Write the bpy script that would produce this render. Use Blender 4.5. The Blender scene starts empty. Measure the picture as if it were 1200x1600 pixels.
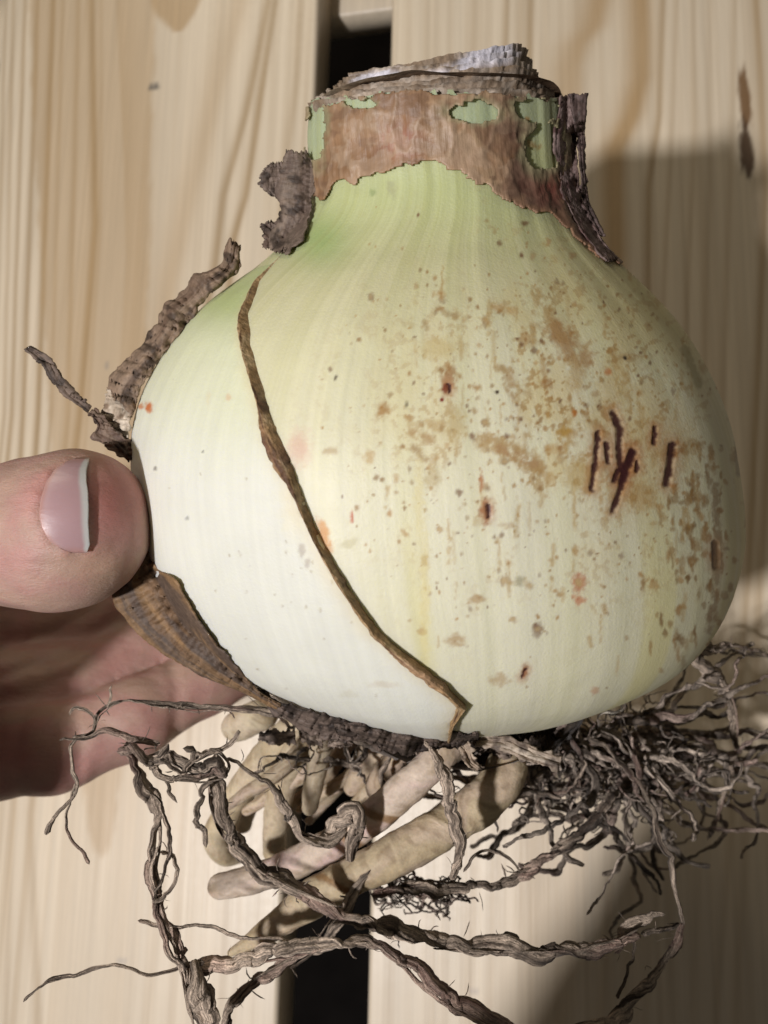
import bpy, math, random
import numpy as np
from mathutils import Matrix, Vector

random.seed(7); RNG = np.random.default_rng(7)
scene = bpy.context.scene
COL = scene.collection

# ------------------------------------------------------------------ camera frame
F, CX, CY = 1341.0, 600.0, 800.0            # photograph is 1200 x 1600, phone lens
D = 0.27                                    # camera height over the planks (m)
_m = np.array([.21, -.1764, -1.]); _m /= np.linalg.norm(_m)
_d = np.array([183., 7815., -1341.]); _d -= _m * (_d @ _m); _d /= np.linalg.norm(_d)
ZW = -_m; YW = _d; XW = np.cross(YW, ZW)
R3 = np.array([XW, YW, ZW])                 # camera coords -> world
CAMPOS = np.array([0., 0., D])

def to_world(p):                            # p in camera coords (x right, y up, z towards camera)
    return np.asarray(p) @ R3.T + CAMPOS
def to_cam(w):
    return (np.asarray(w) - CAMPOS) @ R3
def P(x, y, dep):
    x, y, dep = np.broadcast_arrays(np.asarray(x, float), np.asarray(y, float), np.asarray(dep, float))
    return to_world(np.stack([(x - CX) / F * dep, -(y - CY) / F * dep, -dep], -1))
def proj(w):
    c = to_cam(w); d = np.maximum(-c[..., 2], 1e-4)
    return CX + F * c[..., 0] / d, CY - F * c[..., 1] / d, d
def hit(x, y, z=0.):                        # the world point of a pixel on the plane at height z
    r = np.array([(x - CX) / F, -(y - CY) / F, -1.]); t = (D - z) / (r @ _m)
    return to_world(r * t)

cam = bpy.data.cameras.new('camera'); cam_o = bpy.data.objects.new('camera', cam); COL.objects.link(cam_o)
M4 = np.eye(4); M4[:3, :3] = R3; M4[:3, 3] = CAMPOS
cam_o.matrix_world = Matrix(M4.tolist())
cam.sensor_fit = 'VERTICAL'; cam.sensor_height = 36.0; cam.lens = 36.0 * F / 1600.0
cam.clip_start = 0.005; cam.clip_end = 20
cam.dof.use_dof = True; cam.dof.focus_distance = 0.128; cam.dof.aperture_fstop = cam.lens / 1.0
scene.camera = cam_o

# ------------------------------------------------------------------ light
world = bpy.data.worlds.new('World'); scene.world = world; world.use_nodes = True
bg = world.node_tree.nodes['Background']; bg.inputs[0].default_value = (1.0, .915, .80, 1); bg.inputs[1].default_value = 0.085
LAMP = np.array([-.04, .094, .143]) + 0.53 * np.array([-.37, -.49, 1.0])
def lamp(name, pos, target, energy, size, color):
    l = bpy.data.lights.new(name, 'AREA'); l.shape = 'DISK'; l.size = size; l.energy = energy; l.color = color
    o = bpy.data.objects.new(name, l); COL.objects.link(o); o.location = pos
    o.rotation_euler = (Vector(target) - Vector(pos)).to_track_quat('-Z', 'Y').to_euler(); return o
lamp('ceiling_lamp', LAMP, (0, .05, .05), 4.4, .04, (1.0, .965, .97))
lamp('fill_lamp', (-.32, .88, .62), (.03, .1, 0), 1.9, .32, (1.0, .87, .66))  # unseen fill added beyond the top, to lift the upper right shadow
scene.view_settings.view_transform = 'Standard'; scene.view_settings.look = 'None'
scene.view_settings.exposure = 0.0; scene.view_settings.gamma = 1.0
scene.view_settings.use_curve_mapping = False

# ------------------------------------------------------------------ helpers
def srgb(r, g, b):
    a = np.array([r, g, b], float) / 255.
    return np.where(a <= .04045, a / 12.92, ((a + .055) / 1.055) ** 2.4)
def _hash(n):
    n = (n ^ (n >> np.uint32(13))) * np.uint32(1274126177); n = (n ^ (n >> np.uint32(16))) * np.uint32(2246822519)
    return ((n ^ (n >> np.uint32(15))) & np.uint32(0xffffff)).astype(np.float32) * np.float32(1 / 16777215.)
def noise(p, s=0):                          # value noise in 0..1, p (...,3)
    p = np.asarray(p, np.float32); i = np.floor(p); f = p - i; f = f * f * (3 - 2 * f); i = i.astype(np.int32).astype(np.uint32)
    flat = p.shape[-1] == 3 and p.size > 3 and not np.any(p[..., 2])
    K = (np.uint32(374761393), np.uint32(668265263), np.uint32(2246822519)); h0 = i[..., 0] * K[0]; h1 = h0 + K[0]; g0 = i[..., 1] * K[1]; g1 = g0 + K[1]; q0 = i[..., 2] * K[2] + np.uint32((s * 1274126177) & 0xffffffff); q1 = q0 + K[2]
    fx = f[..., 0]; fy = f[..., 1]; fz = f[..., 2]
    def layer(q):
        a = _hash(h0 + g0 + q); a = a + (_hash(h1 + g0 + q) - a) * fx; b = _hash(h0 + g1 + q); b = b + (_hash(h1 + g1 + q) - b) * fx; return a + (b - a) * fy
    a = layer(q0)
    return a if flat else a + (layer(q1) - a) * fz
def fbm(p, s=0, n=3):
    o = 0; a = .5; t = 0; p = np.asarray(p, np.float32)
    for k in range(n):                      # each octave turned, so that no lattice shows
        ca, sa = math.cos(.6 + 1.1 * k), math.sin(.6 + 1.1 * k); q = np.stack([p[..., 0] * ca - p[..., 1] * sa, p[..., 0] * sa + p[..., 1] * ca, p[..., 2]], -1)
        o = o + a * noise(q * 2 ** k, s + k); t += a; a *= .5
    return o / t
def n2(x, y, s=0, n=3): return fbm(np.stack(np.broadcast_arrays(x, y, np.zeros(1)), -1), s, n)
def sstep(a, b, x):
    t = np.clip((x - a) / (b - a), 0, 1); return t * t * (3 - 2 * t)
def mixc(c, d, t): return c + (np.asarray(d) - c) * np.asarray(t)[..., None]
def curve(x, xp, fp):
    xp = np.asarray(xp, float); fp = np.asarray(fp, float)
    m = np.gradient(fp, xp); i = np.clip(np.searchsorted(xp, x) - 1, 0, len(xp) - 2); w = xp[i + 1] - xp[i]; t = np.clip((x - xp[i]) / w, 0, 1)
    return (2*t**3-3*t**2+1)*fp[i] + (t**3-2*t**2+t)*w*m[i] + (-2*t**3+3*t**2)*fp[i+1] + (t**3-t**2)*w*m[i+1]
def resample(pts, n):                       # Catmull-Rom through points, n samples evenly by length
    p = np.asarray(pts, float); s = np.r_[0, np.cumsum(np.linalg.norm(np.diff(p, axis=0), axis=1) + 1e-9)]
    t = np.linspace(0, s[-1], max(n * 2, 8)); q = np.stack([curve(t, s, p[:, k]) for k in range(p.shape[1])], -1)
    s2 = np.r_[0, np.cumsum(np.linalg.norm(np.diff(q, axis=0), axis=1) + 1e-12)]
    u = np.linspace(0, s2[-1], n); return np.stack([np.interp(u, s2, q[:, k]) for k in range(p.shape[1])], -1)

def link(name, verts, faces, mat, parent=None, col=None, st=None, base=None, smooth=True):
    if base is None: base = tuple(parent.get('_base', (0, 0, 0))) if parent is not None else (0, 0, 0)
    v = np.asarray(verts, np.float64) - np.asarray(base)
    me = bpy.data.meshes.new(name); faces = np.asarray(faces, np.int32); k = faces.shape[1]
    me.vertices.add(len(v)); me.vertices.foreach_set('co', v.astype(np.float32).ravel())
    me.loops.add(faces.size); me.loops.foreach_set('vertex_index', faces.ravel())
    me.polygons.add(len(faces)); me.polygons.foreach_set('loop_start', np.arange(0, faces.size, k, dtype=np.int32))
    me.polygons.foreach_set('loop_total', np.full(len(faces), k, np.int32))
    me.update(calc_edges=True); me.validate()
    if smooth: me.polygons.foreach_set('use_smooth', np.ones(len(me.polygons), bool))
    if col is not None:
        a = me.color_attributes.new('Col', 'FLOAT_COLOR', 'POINT')
        a.data.foreach_set('color', np.c_[np.clip(col, 0, 1), np.ones(len(v))].astype(np.float32).ravel())
    if st is not None:
        a = me.attributes.new('st', 'FLOAT_VECTOR', 'POINT'); a.data.foreach_set('vector', np.asarray(st, np.float32).ravel())
    me.materials.append(mat)
    o = bpy.data.objects.new(name, me); COL.objects.link(o)
    if parent is not None: o.parent = parent
    else: o.location = base
    return o
def grid_faces(nr, nc, wrap=False):
    r = np.arange(nr - 1)[:, None]; c = np.arange(nc if wrap else nc - 1)[None, :]; c2 = (c + 1) % nc
    a = r * nc + c; b = r * nc + c2; d = (r + 1) * nc + c; e = (r + 1) * nc + c2
    return np.stack([a, b, e, d], -1).reshape(-1, 4)
def tag(o, label, cat, group=None, kind=None):
    if label: o['label'] = label
    if cat: o['category'] = cat
    if group: o['group'] = group
    if kind: o['kind'] = kind
    return o
def empty(name, loc):
    o = bpy.data.objects.new(name, None); COL.objects.link(o); o.location = loc; o.empty_display_size = .02; o['_base'] = tuple(float(q) for q in loc); return o
def solidify(o, t, off=-1):
    m = o.modifiers.new('thickness', 'SOLIDIFY'); m.thickness = t; m.offset = off; return o

def material(name, rough=.5, spec=.4, sss=0., radius=(.004, .0025, .0012), coat=0., var=(), bumps=(), color=None, rvar=0., sheen=0.):
    """Principled; colour from the 'Col' attribute or a plain one; var=(coord, scale xyz, amount); bumps=(coord, scale xyz, strength, distance, detail)"""
    m = bpy.data.materials.new(name); m.use_nodes = True; nt = m.node_tree; N = nt.nodes; L = nt.links
    b = N['Principled BSDF']; b.inputs['Roughness'].default_value = rough; b.inputs['Specular IOR Level'].default_value = spec
    b.inputs['Subsurface Weight'].default_value = sss; b.inputs['Subsurface Radius'].default_value = radius; b.inputs['Subsurface Scale'].default_value = 1.0
    b.inputs['Coat Weight'].default_value = coat; b.inputs['Coat Roughness'].default_value = .3
    b.inputs['Sheen Weight'].default_value = sheen
    if color is None:
        a = N.new('ShaderNodeAttribute'); a.attribute_name = 'Col'; out = a.outputs['Color']
    else:
        a = N.new('ShaderNodeRGB'); a.outputs[0].default_value = (*color, 1); out = a.outputs[0]
    tc = N.new('ShaderNodeTexCoord'); st = N.new('ShaderNodeAttribute'); st.attribute_name = 'st'
    def tex(coord, scale, detail=3., dist=0.):
        mp = N.new('ShaderNodeMapping'); mp.inputs['Scale'].default_value = scale
        L.new(st.outputs['Vector'] if coord == 'st' else tc.outputs['Object'], mp.inputs['Vector'])
        n = N.new('ShaderNodeTexNoise'); n.inputs['Scale'].default_value = 1; n.inputs['Detail'].default_value = detail; n.inputs['Distortion'].default_value = dist
        L.new(mp.outputs[0], n.inputs['Vector']); return n.outputs['Fac']
    for coord, sc, amt in var:
        t = tex(coord, sc); mr = N.new('ShaderNodeMapRange'); mr.inputs[1].default_value = .3; mr.inputs[2].default_value = .7
        mr.inputs[3].default_value = 1 - amt; mr.inputs[4].default_value = 1 + amt * .6; L.new(t, mr.inputs[0])
        mx = N.new('ShaderNodeVectorMath'); mx.operation = 'SCALE'; L.new(out, mx.inputs[0]); L.new(mr.outputs[0], mx.inputs['Scale']); out = mx.outputs[0]
    L.new(out, b.inputs['Base Color'])
    nrm = None
    for coord, sc, stren, dist, det in bumps:
        t = tex(coord, sc, det); bp = N.new('ShaderNodeBump'); bp.inputs['Strength'].default_value = stren; bp.inputs['Distance'].default_value = dist
        L.new(t, bp.inputs['Height'])
        if nrm is not None: L.new(nrm, bp.inputs['Normal'])
        nrm = bp.outputs[0]
    if nrm is not None: L.new(nrm, b.inputs['Normal'])
    if rvar:
        t = tex('obj', (500, 500, 500), 3); mr = N.new('ShaderNodeMapRange'); mr.inputs[3].default_value = rough - rvar; mr.inputs[4].default_value = rough + rvar
        L.new(t, mr.inputs[0]); L.new(mr.outputs[0], b.inputs['Roughness'])
    return m

MAT = dict(
    wood=material('pine_wood', .40, .55, var=(('obj', (700, 9, 700), .07), ('obj', (160, 5, 160), .05), ('obj', (2600, 60, 2600), .04)),
                  bumps=(('obj', (1500, 20, 1500), .16, .0004, 3), ('obj', (60, 60, 60), .1, .001, 2)), rvar=.08),
    bulb=material('bulb_flesh', .52, .30, sss=.32, radius=(.0045, .0042, .0022), var=(('st', (900, 28, 1), .035), ('obj', (140, 140, 140), .03)),
                  bumps=(('st', (1500, 90, 1), .10, .0004, 4), ('obj', (2200, 2200, 2200), .24, .00025, 3), ('obj', (220, 220, 220), .12, .0009, 3)), rvar=.08),
    papery=material('dry_skin', .62, .3, var=(('obj', (500, 500, 500), .25), ('st', (1500, 140, 1), .15), ('obj', (1700, 1700, 1700), .2)),
                    bumps=(('obj', (700, 700, 700), .45, .0008, 5), ('st', (1400, 160, 1), .2, .0005, 3))),
    tunic=material('papery_tunic', .50, .4, var=(('obj', (420, 420, 420), .14), ('st', (1800, 120, 1), .10)), bumps=(('obj', (900, 900, 900), .22, .0006, 4), ('st', (2200, 130, 1), .25, .0004, 3))),
    margin=material('dry_margin', .6, .3, var=(('obj', (900, 900, 900), .35), ('obj', (2500, 2500, 2500), .2)), bumps=(('obj', (1500, 1500, 1500), .6, .0006, 5),)),
    root=material('dry_root', .85, .18, var=(('st', (7, 150, 1), .5), ('st', (16, 420, 1), .4), ('obj', (1800, 1800, 1800), .3)), bumps=(('st', (9, 220, 1), 1.0, .0009, 4), ('st', (20, 500, 1), .7, .0005, 3), ('obj', (2600, 2600, 2600), .6, .0004, 3)), sheen=.1),
    fleshy=material('fleshy_root', .6, .3, sss=.15, var=(('obj', (500, 500, 500), .12), ('obj', (2200, 2200, 2200), .1)), bumps=(('st', (5, 120, 1), .25, .0006, 4), ('st', (1.5, 500, 1), .15, .0004, 3), ('obj', (1400, 1400, 1400), .35, .0004, 4))),
    skin=material('skin', .5, .38, sss=.35, radius=(.006, .0025, .0014), var=(('obj', (260, 260, 260), .06), ('obj', (1500, 1500, 1500), .04)),
                  bumps=(('obj', (1500, 4200, 1500), .4, .0003, 4), ('obj', (3600, 3600, 3600), .3, .0002, 3), ('obj', (190, 520, 190), .35, .0009, 4))),
    nail=material('nail', .34, .45, sss=.25, radius=(.003, .002, .0015), bumps=(('obj', (200, 900, 200), .2, .0004, 3), ('obj', (3000, 3000, 3000), .1, .0001, 2))),
    floor=material('dark_floor', .9, .1, color=(.012, .010, .009), var=(('obj', (30, 30, 30), .3),)),
)

# ------------------------------------------------------------------ setting: dark floor and the slatted bench
fl = link('floor', [(-3, -3, -.42), (3, -3, -.42), (3, 3, -.42), (-3, 3, -.42)], [(0, 1, 2, 3)], MAT['floor'], smooth=False)
tag(fl, 'dark floor seen through the gap between the planks', None, kind='structure')

TH = .0165
CREAM = np.array([.70, .60, .455]); TAN = np.array([.39, .275, .15]); ORANGE = np.array([.46, .315, .165])
def wood_lines(specs):                      # px polylines -> (Y, X) in plank coordinates
    out = []
    for pts, w, s, side, c in specs:
        q = np.array([hit(x, y)[:2] for x, y in pts]); q = q[np.argsort(q[:, 1])]
        out.append((q[:, 1], q[:, 0], w * (.00018 if abs(w) < 20 else .00022), s, side, c))
    return out
LEFT_LINES = wood_lines([
    ([(10, 0), (-8, 650)], 6, .5, 1, TAN), ([(22, 0), (6, 650)], 7, .55, 1, TAN), ([(40, 0), (18, 650)], 7, .7, 1, TAN), ([(60, 0), (36, 650), (0, 1300)], 9, .75, 1, TAN),
    ([(84, 0), (60, 650), (20, 1300), (10, 1600)], 10, .9, 1, TAN), ([(99, 0), (80, 650)], 7, .5, 1, TAN), ([(124, 0), (106, 650)], 9, .65, 1, TAN),
    ([(145, 0), (150, 350), (125, 650), (48, 1270), (62, 1600)], 12, 1.0, 1, TAN), ([(160, 0), (158, 350), (136, 650)], 6, .4, 1, TAN),
    ([(184, 0), (196, 250), (199, 400), (190, 560), (150, 800), (110, 1200)], -34, .42, 1, ORANGE),
    ([(375, 0), (358, 65), (328, 184), (297, 306), (267, 437), (240, 620), (232, 900)], 30, .5, 1, ORANGE),
    ([(420, 0), (407, 65), (385, 175), (350, 306), (337, 415), (300, 620), (270, 1240), (230, 1600)], 13, .85, 1, TAN),
    ([(431, 0), (407, 153), (385, 306), (367, 372), (340, 620), (290, 1240)], 12, .9, 1, TAN),
    ([(472, 0), (463, 131), (450, 227), (420, 600), (355, 1300), (345, 1600)], 14, .6, 1, TAN), ([(488, 0), (470, 300), (400, 1500)], 8, .3, 1, TAN),
])
RIGHT_LINES = wood_lines([
    ([(640, 0), (610, 1600)], 10, .25, 1, TAN), ([(668, 0), (640, 1600)], 8, .3, 1, TAN), ([(705, 0), (676, 1600)], 9, .25, 1, TAN), ([(742, 0), (700, 1600)], 10, .3, 1, TAN),
    ([(793, 0), (790, 80), (735, 1600)], 9, .75, 1, TAN), ([(830, 0), (828, 90), (800, 600), (765, 1600)], 10, .8, 1, TAN), ([(815, 0), (800, 400), (785, 1600)], 8, .3, 1, TAN),
    ([(938, 0), (928, 40), (905, 70), (893, 105), (890, 150), (880, 400), (825, 1600)], 34, .75, 1, ORANGE),
    ([(1004, 0), (1006, 60), (1005, 120), (990, 180), (964, 235), (962, 300), (965, 400), (930, 900), (880, 1600)], 26, .95, 1, ORANGE),
    ([(1037, 0), (1030, 180), (1014, 290), (1014, 460), (985, 900), (940, 1600)], 9, .75, 1, TAN), ([(1058, 0), (1045, 300), (1020, 900), (975, 1600)], 7, .4, 1, TAN), ([(1084, 0), (1084, 200), (1060, 900), (1010, 1600)], 7, .4, 1, TAN),
    ([(1110, 0), (1108, 300), (1090, 900), (1040, 1600)], 8, .3, 1, TAN), ([(1150, 0), (1120, 900), (1080, 1600)], 8, .35, 1, TAN), ([(1183, 0), (1190, 130), (1196, 300), (1170, 900), (1120, 1600)], 9, .7, 1, TAN), ([(1240, 0), (1150, 1600)], 10, .6, 1, TAN),
])
def tongue(X, Y, tip, hw, length):          # a flat-sawn growth-ring tip pointing towards the near end
    t = hit(*tip)[:2]; dy = Y - t[1]; w = hw * np.sqrt(np.clip(dy, 0, None) / length)
    wob = (n2(X * 300, Y * 150, 31) - .5) * .003
    return sstep(-.0015, .002, w - np.abs(X - t[0] + .10 * dy) + wob) * (dy > 0)
def plank(name, x0, x1, y0, y1, lines, label, seed, spots=(), tongues=(), nx=270, ny=360):
    xs = np.linspace(x0, x1, nx); ys = np.linspace(y0, y1, ny); bev = .0016
    Yg, Xg = np.meshgrid(ys, xs, indexing='ij')
    e = np.minimum(Xg - x0, x1 - Xg); zz = np.where(e < bev, -(bev - np.sqrt(np.clip(bev ** 2 - (bev - e) ** 2, 0, None))), 0.)
    zz = zz + (n2(Xg * 40, Yg * 6, seed) - .5) * .0002
    c = np.broadcast_to(CREAM, Xg.shape + (3,)).copy()
    c *= (1 + .10 * (n2(Xg * 45, Yg * 3, seed + 1) - .5) * 2)[..., None]
    c = mixc(c, TAN, .22 * sstep(.45, .8, n2(Xg * 380, Yg * 5, seed + 9, 2)))
    wob = (n2(Xg * 40, Yg * 14, seed + 2) - .5) * .0009
    for Y, X, w, s, side, col in lines:
        dx = Xg + wob - np.interp(Yg, Y, X)
        if w < 0: a = np.where(dx > 0, np.exp(-(dx / -w / 1.6)), np.exp(-(dx / .0008) ** 2))       # sharp left edge, fading right
        else: a = np.where(dx < 0, np.exp(-(dx / w) ** 2), np.exp(-(dx / (w * .6)) ** 2))
        a = a * (.75 + .5 * n2(Xg * 60, Yg * 9, seed + 3)) * (.4 + .6 * sstep(-.06, .06, Yg)); c = mixc(c, col, np.clip(a * s * 1.0, 0, 1))  # grain painted fainter at the near end, as if washed out by light
    for tip, hw, ln, st in tongues: c = mixc(c, ORANGE, st * tongue(Xg, Yg, tip, hw, ln))
    for (sx, sy), rx, ry, col, st in spots:
        q = hit(sx, sy); rr = np.hypot((Xg - q[0] + (Yg - q[1]) * .04) / rx, (Yg - q[1]) / ry) + (n2(Xg * 900, Yg * 300, 5) - .5) * .7
        c = mixc(c, np.array(col), st * (1 - sstep(.6, 1.15, rr)))
    nr, nc = Xg.shape; top = np.stack([Xg, Yg, zz], -1).reshape(-1, 3); f = grid_faces(nr, nc); col = c.reshape(-1, 3)
    # sides and underside
    bidx = [(k * nc) for k in range(nr)]; tidx = [(k * nc + nc - 1) for k in range(nr)]
    n0 = len(top); vL = top[bidx].copy(); vL[:, 2] = -TH; vR = top[tidx].copy(); vR[:, 2] = -TH
    V = np.vstack([top, vL, vR]); Cc = np.vstack([col, col[bidx], col[tidx]])
    k = np.arange(nr - 1); b = np.array(bidx); t = np.array(tidx)
    fl_ = np.stack([n0 + k, b[k], b[k + 1], n0 + k + 1], -1); fr = np.stack([t[k], n0 + nr + k, n0 + nr + k + 1, t[k + 1]], -1)
    fb = np.stack([n0 + nr + k, n0 + k, n0 + k + 1, n0 + nr + k + 1], -1)
    o = link(name, V, np.vstack([f, fl_, fr, fb]), MAT['wood'], col=Cc)
    return tag(o, label, 'plank', 'pine planks of the slatted bench')
DARKKNOT = (.07, .035, .015)
PY0, PY1 = -.17, .36
plank('pine_plank', -.2194, -.0863, PY0, PY1, LEFT_LINES, 'pale pine plank left of the dark gap, with a small grey pin knot', 11,
      spots=[((240, 136), .0026, .0016, (.12, .11, .10), .9), ((166, 571), .0013, .001, (.3, .27, .24), .6), ((190, 1502), .002, .0012, (.42, .38, .33), .6)],
      tongues=[((278, 50), .0125, .02, .9), ((158, 1338), .0085, .03, .55)])
plank('pine_plank', -.0586, .0747, PY0, PY1, RIGHT_LINES, 'pine plank right of the gap, with a long dark knot streak near its top', 23,
      spots=[((1164, 155), .0021, .012, (.16, .075, .02), .9), ((1166, 235), .0024, .0115, DARKKNOT, .95), ((740, 1548), .0016, .0012, (.4, .34, .3), .5)])
rl = [(np.array([PY0, PY1]), np.array([x, x + RNG.normal() * .003]), .002, .5, 1, TAN) for x in np.arange(.106, .236, .009)]
ll = [(np.array([PY0, PY1]), np.array([x, x + RNG.normal() * .003]), .002, .5, 1, TAN) for x in np.arange(-.376, -.25, .008)]
plank('pine_plank', .1024, .2355, PY0, PY1, rl, 'outermost pine plank on the right, past the knot streaked one', 41, nx=120, ny=120)
plank('pine_plank', -.3802, -.2471, PY0, PY1, ll, 'outermost pine plank on the left, past the one with the pin knot', 57, nx=120, ny=120)
by = hit(590, 16, -TH)[1]
def box_mesh(x0, x1, y0, y1, z0, z1, n=60):
    xs = np.linspace(x0, x1, n); ring = np.array([(y0, z0), (y0, z1 - .001), (y0 + .001, z1), (y1, z1), (y1, z0)])
    V = np.array([(x, a, b) for x in xs for a, b in ring]); return V, grid_faces(n, 5, True)
v, f = box_mesh(-.40, .26, by, by + .045, -TH - .0125, -TH - .0004)
tag(link('bench_batten', v, f, MAT['wood'], col=np.tile(CREAM * .95, (len(v), 1)), smooth=False), 'pine batten crossing under the planks, glimpsed at the top of the gap', 'batten')

# ------------------------------------------------------------------ the bulb: a turned profile about its own axis
DC = .165; TILT = math.radians(14)
AX = np.array([-.026, math.cos(TILT), math.sin(TILT)]); AX /= np.linalg.norm(AX)
BC = np.array([(690 - CX) / F * DC, 0, -DC]); BX = np.cross(AX, [0, 0, 1.]); BX /= np.linalg.norm(BX); BZ = np.cross(BX, AX)
PROF = np.array([(-40.5,0.3,3.5),(-40,7,3.4),(-39,12.5,3.4),(-37,18.5,3.4),(-34,25.4,3.2),(-31,31,3.0),(-28,36,2.5),(-24,42.1,1.9),(-20,46.95,1.34),(-16,50.12,.76),(-12,52.18,.26),(-8,53.45,-.18),(-4,54.37,-.62),(0,54.85,-1.09),(4,54.86,-1.55),(8,54.64,-1.94),(12,54.21,-2.32),(16,53.59,-2.6),(20,52.5,-2.85),(24,50.9,-3.0),(28,48.8,-3.0),(32,46.2,-2.9),(36,43.0,-2.8),(40,38.9,-2.4),(44,34.1,-1.8),(48,29.2,-.8),(52,25.5,.4),(56,23.4,.8),(60,22.6,.4),(64,22.4,.1),(68,22.2,-.1),(72,21.7,-.07),(76,21.2,.02),(80,20.9,.08)]) / 1000
def bulb(h, th, off=0., rs=None):
    h, th, off = np.broadcast_arrays(np.asarray(h, float), np.asarray(th, float), np.asarray(off, float))
    r = (curve(h, PROF[:, 0], PROF[:, 1]) if rs is None else rs) + off; c = curve(h, PROF[:, 0], PROF[:, 2])
    p = BC + AX * h[..., None] + BX * (c + r * np.sin(th))[..., None] + BZ * (r * np.cos(th))[..., None]
    return to_world(p)
def lumps(h, th):
    q = np.stack([np.sin(th) * 2.2, np.cos(th) * 2.2, h * 38], -1)
    ridge = (fbm(np.stack([th * 7, h * 10, h * 0 + 3], -1), 77, 2) - .5) * .0004 * sstep(-.02, .03, np.abs(h + .0) * 0 + .03)
    neck = (fbm(np.stack([th * 11, h * 22, h * 0], -1), 78, 2) - .5) * .0004 * sstep(.03, .05, h)
    return (fbm(q, 60, 2) - .5) * .0011 + ridge + neck
BASE = bulb(np.array(-.0405), np.array(0.), 0.)
bulb_o = empty('amaryllis_bulb', BASE)
tag(bulb_o, 'large pale green and white flower bulb with brown scars and trailing dry roots', 'bulb')

MARGIN = np.array([(500, 320), (470, 355), (443, 390), (400, 440), (382, 490), (386, 540), (405, 610), (430, 690), (465, 770), (500, 850), (540, 920), (590, 990), (640, 1033), (690, 1072), (722, 1104), (708, 1130), (704, 1145), (700, 1170)], float)
def margin_x(y): return np.interp(y, MARGIN[:, 1], MARGIN[:, 0])
THS = np.r_[np.linspace(-math.pi, -1.75, 50)[:-1], np.linspace(-1.75, 1.75, 800), np.linspace(1.75, math.pi, 50)[1:]]
def margin_theta(h, off=.001):              # the angle at which each height's ring meets the outer scale's edge
    th = np.linspace(-1.5, 1.5, 601); u, v, _ = proj(bulb(h[:, None], th[None, :], off)); s = u - margin_x(v); k = np.argmax(s > 0, 1)
    r = np.arange(len(h)); k = np.clip(k, 1, 600); a = s[r, k - 1]; b = s[r, k]; t = np.clip(-a / (b - a + 1e-9), 0, 1); return th[k - 1] + t * (th[1] - th[0])

def grow(c, cov, col): return mixc(c, col, np.clip(cov, 0, 1))
def seg_dist(u, v, pts):
    d = np.full(u.shape, 1e9); pts = np.asarray(pts, float)
    for a, b in zip(pts[:-1], pts[1:]):
        ab = b - a; t = np.clip(((u - a[0]) * ab[0] + (v - a[1]) * ab[1]) / (ab @ ab + 1e-9), 0, 1)
        d = np.minimum(d, np.hypot(u - a[0] - t * ab[0], v - a[1] - t * ab[1]))
    return d
MAROON = np.array([.045, .012, .012]); RUST = np.array([.30, .155, .055]); CORK = np.array([.34, .19, .06]); OLIVE = np.array([.40, .33, .14])

hs = np.r_[np.linspace(-.0405, -.036, 30)[:-1], np.linspace(-.036, .074, 600)]
hh, tt = np.meshgrid(hs, THS, indexing='ij')
thm = margin_theta(hs)
under = sstep(0, -.06, tt - thm[:, None] + .02) * sstep(-2.9, -2.5, tt)
V = bulb(hh, tt, lumps(hh, tt) - .0011 * under * sstep(.052, .04, hh))
u, v, dep = proj(V)
nrm_front = np.cos(tt) > -.35
BODY_UV = (u, v, dep)
# colour of the inner scale: cream, greening to the neck, with pale meridian veins
c = np.broadcast_to(np.array([.645, .625, .465]), hh.shape + (3,)).copy()
g1 = sstep(.013, .05, hh + .010 * (fbm(np.stack([tt * 3, hh * 60, hh * 0], -1), 3) - .5))
c = mixc(c, [.575, .555, .31], g1 * .85)
c = mixc(c, [.40, .45, .215], sstep(.040, .056, hh) * .75); c = mixc(c, [.36, .42, .27], sstep(.060, .066, hh) * .8)
c = mixc(c, [.30, .42, .15], .8 * np.exp(-(((u - 500) / 45) ** 2 + ((v - 375) / 40) ** 2)))
c = mixc(c, [.56, .51, .25], .6 * sstep(750, 1050, u) * sstep(640, 470, v))
c = mixc(c, [.57, .545, .33], .6 * sstep(720, 1130, u) * sstep(.05, .0, hh))
vein = fbm(np.stack([tt * 26, hh * 6, hh * 0 + 9], -1), 12, 3); c = c * (1 + .10 * (vein - .5)[..., None] * np.array([1.3, 1.3, 2.6]))
fine = noise(np.stack([tt * 130, hh * 40, hh * 0], -1), 14); c = c * (1 + .07 * (fine - .5)[..., None])
band = sstep(.56, .7, fbm(np.stack([tt * 9.5, hh * 3, hh * 0 + 4], -1), 15, 2)) * sstep(.03, -.01, hh); c = mixc(c, [.62, .57, .27], band * .6)
c = mixc(c, [.40, .42, .17], .25 * sstep(.60, .72, fbm(np.stack([tt * 38, hh * 9, hh * 0 + 1], -1), 16, 2)) * sstep(.034, .05, hh))
c = mixc(c, [.52, .50, .28], .5 * sstep(-.030, -.036, hh))
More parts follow.
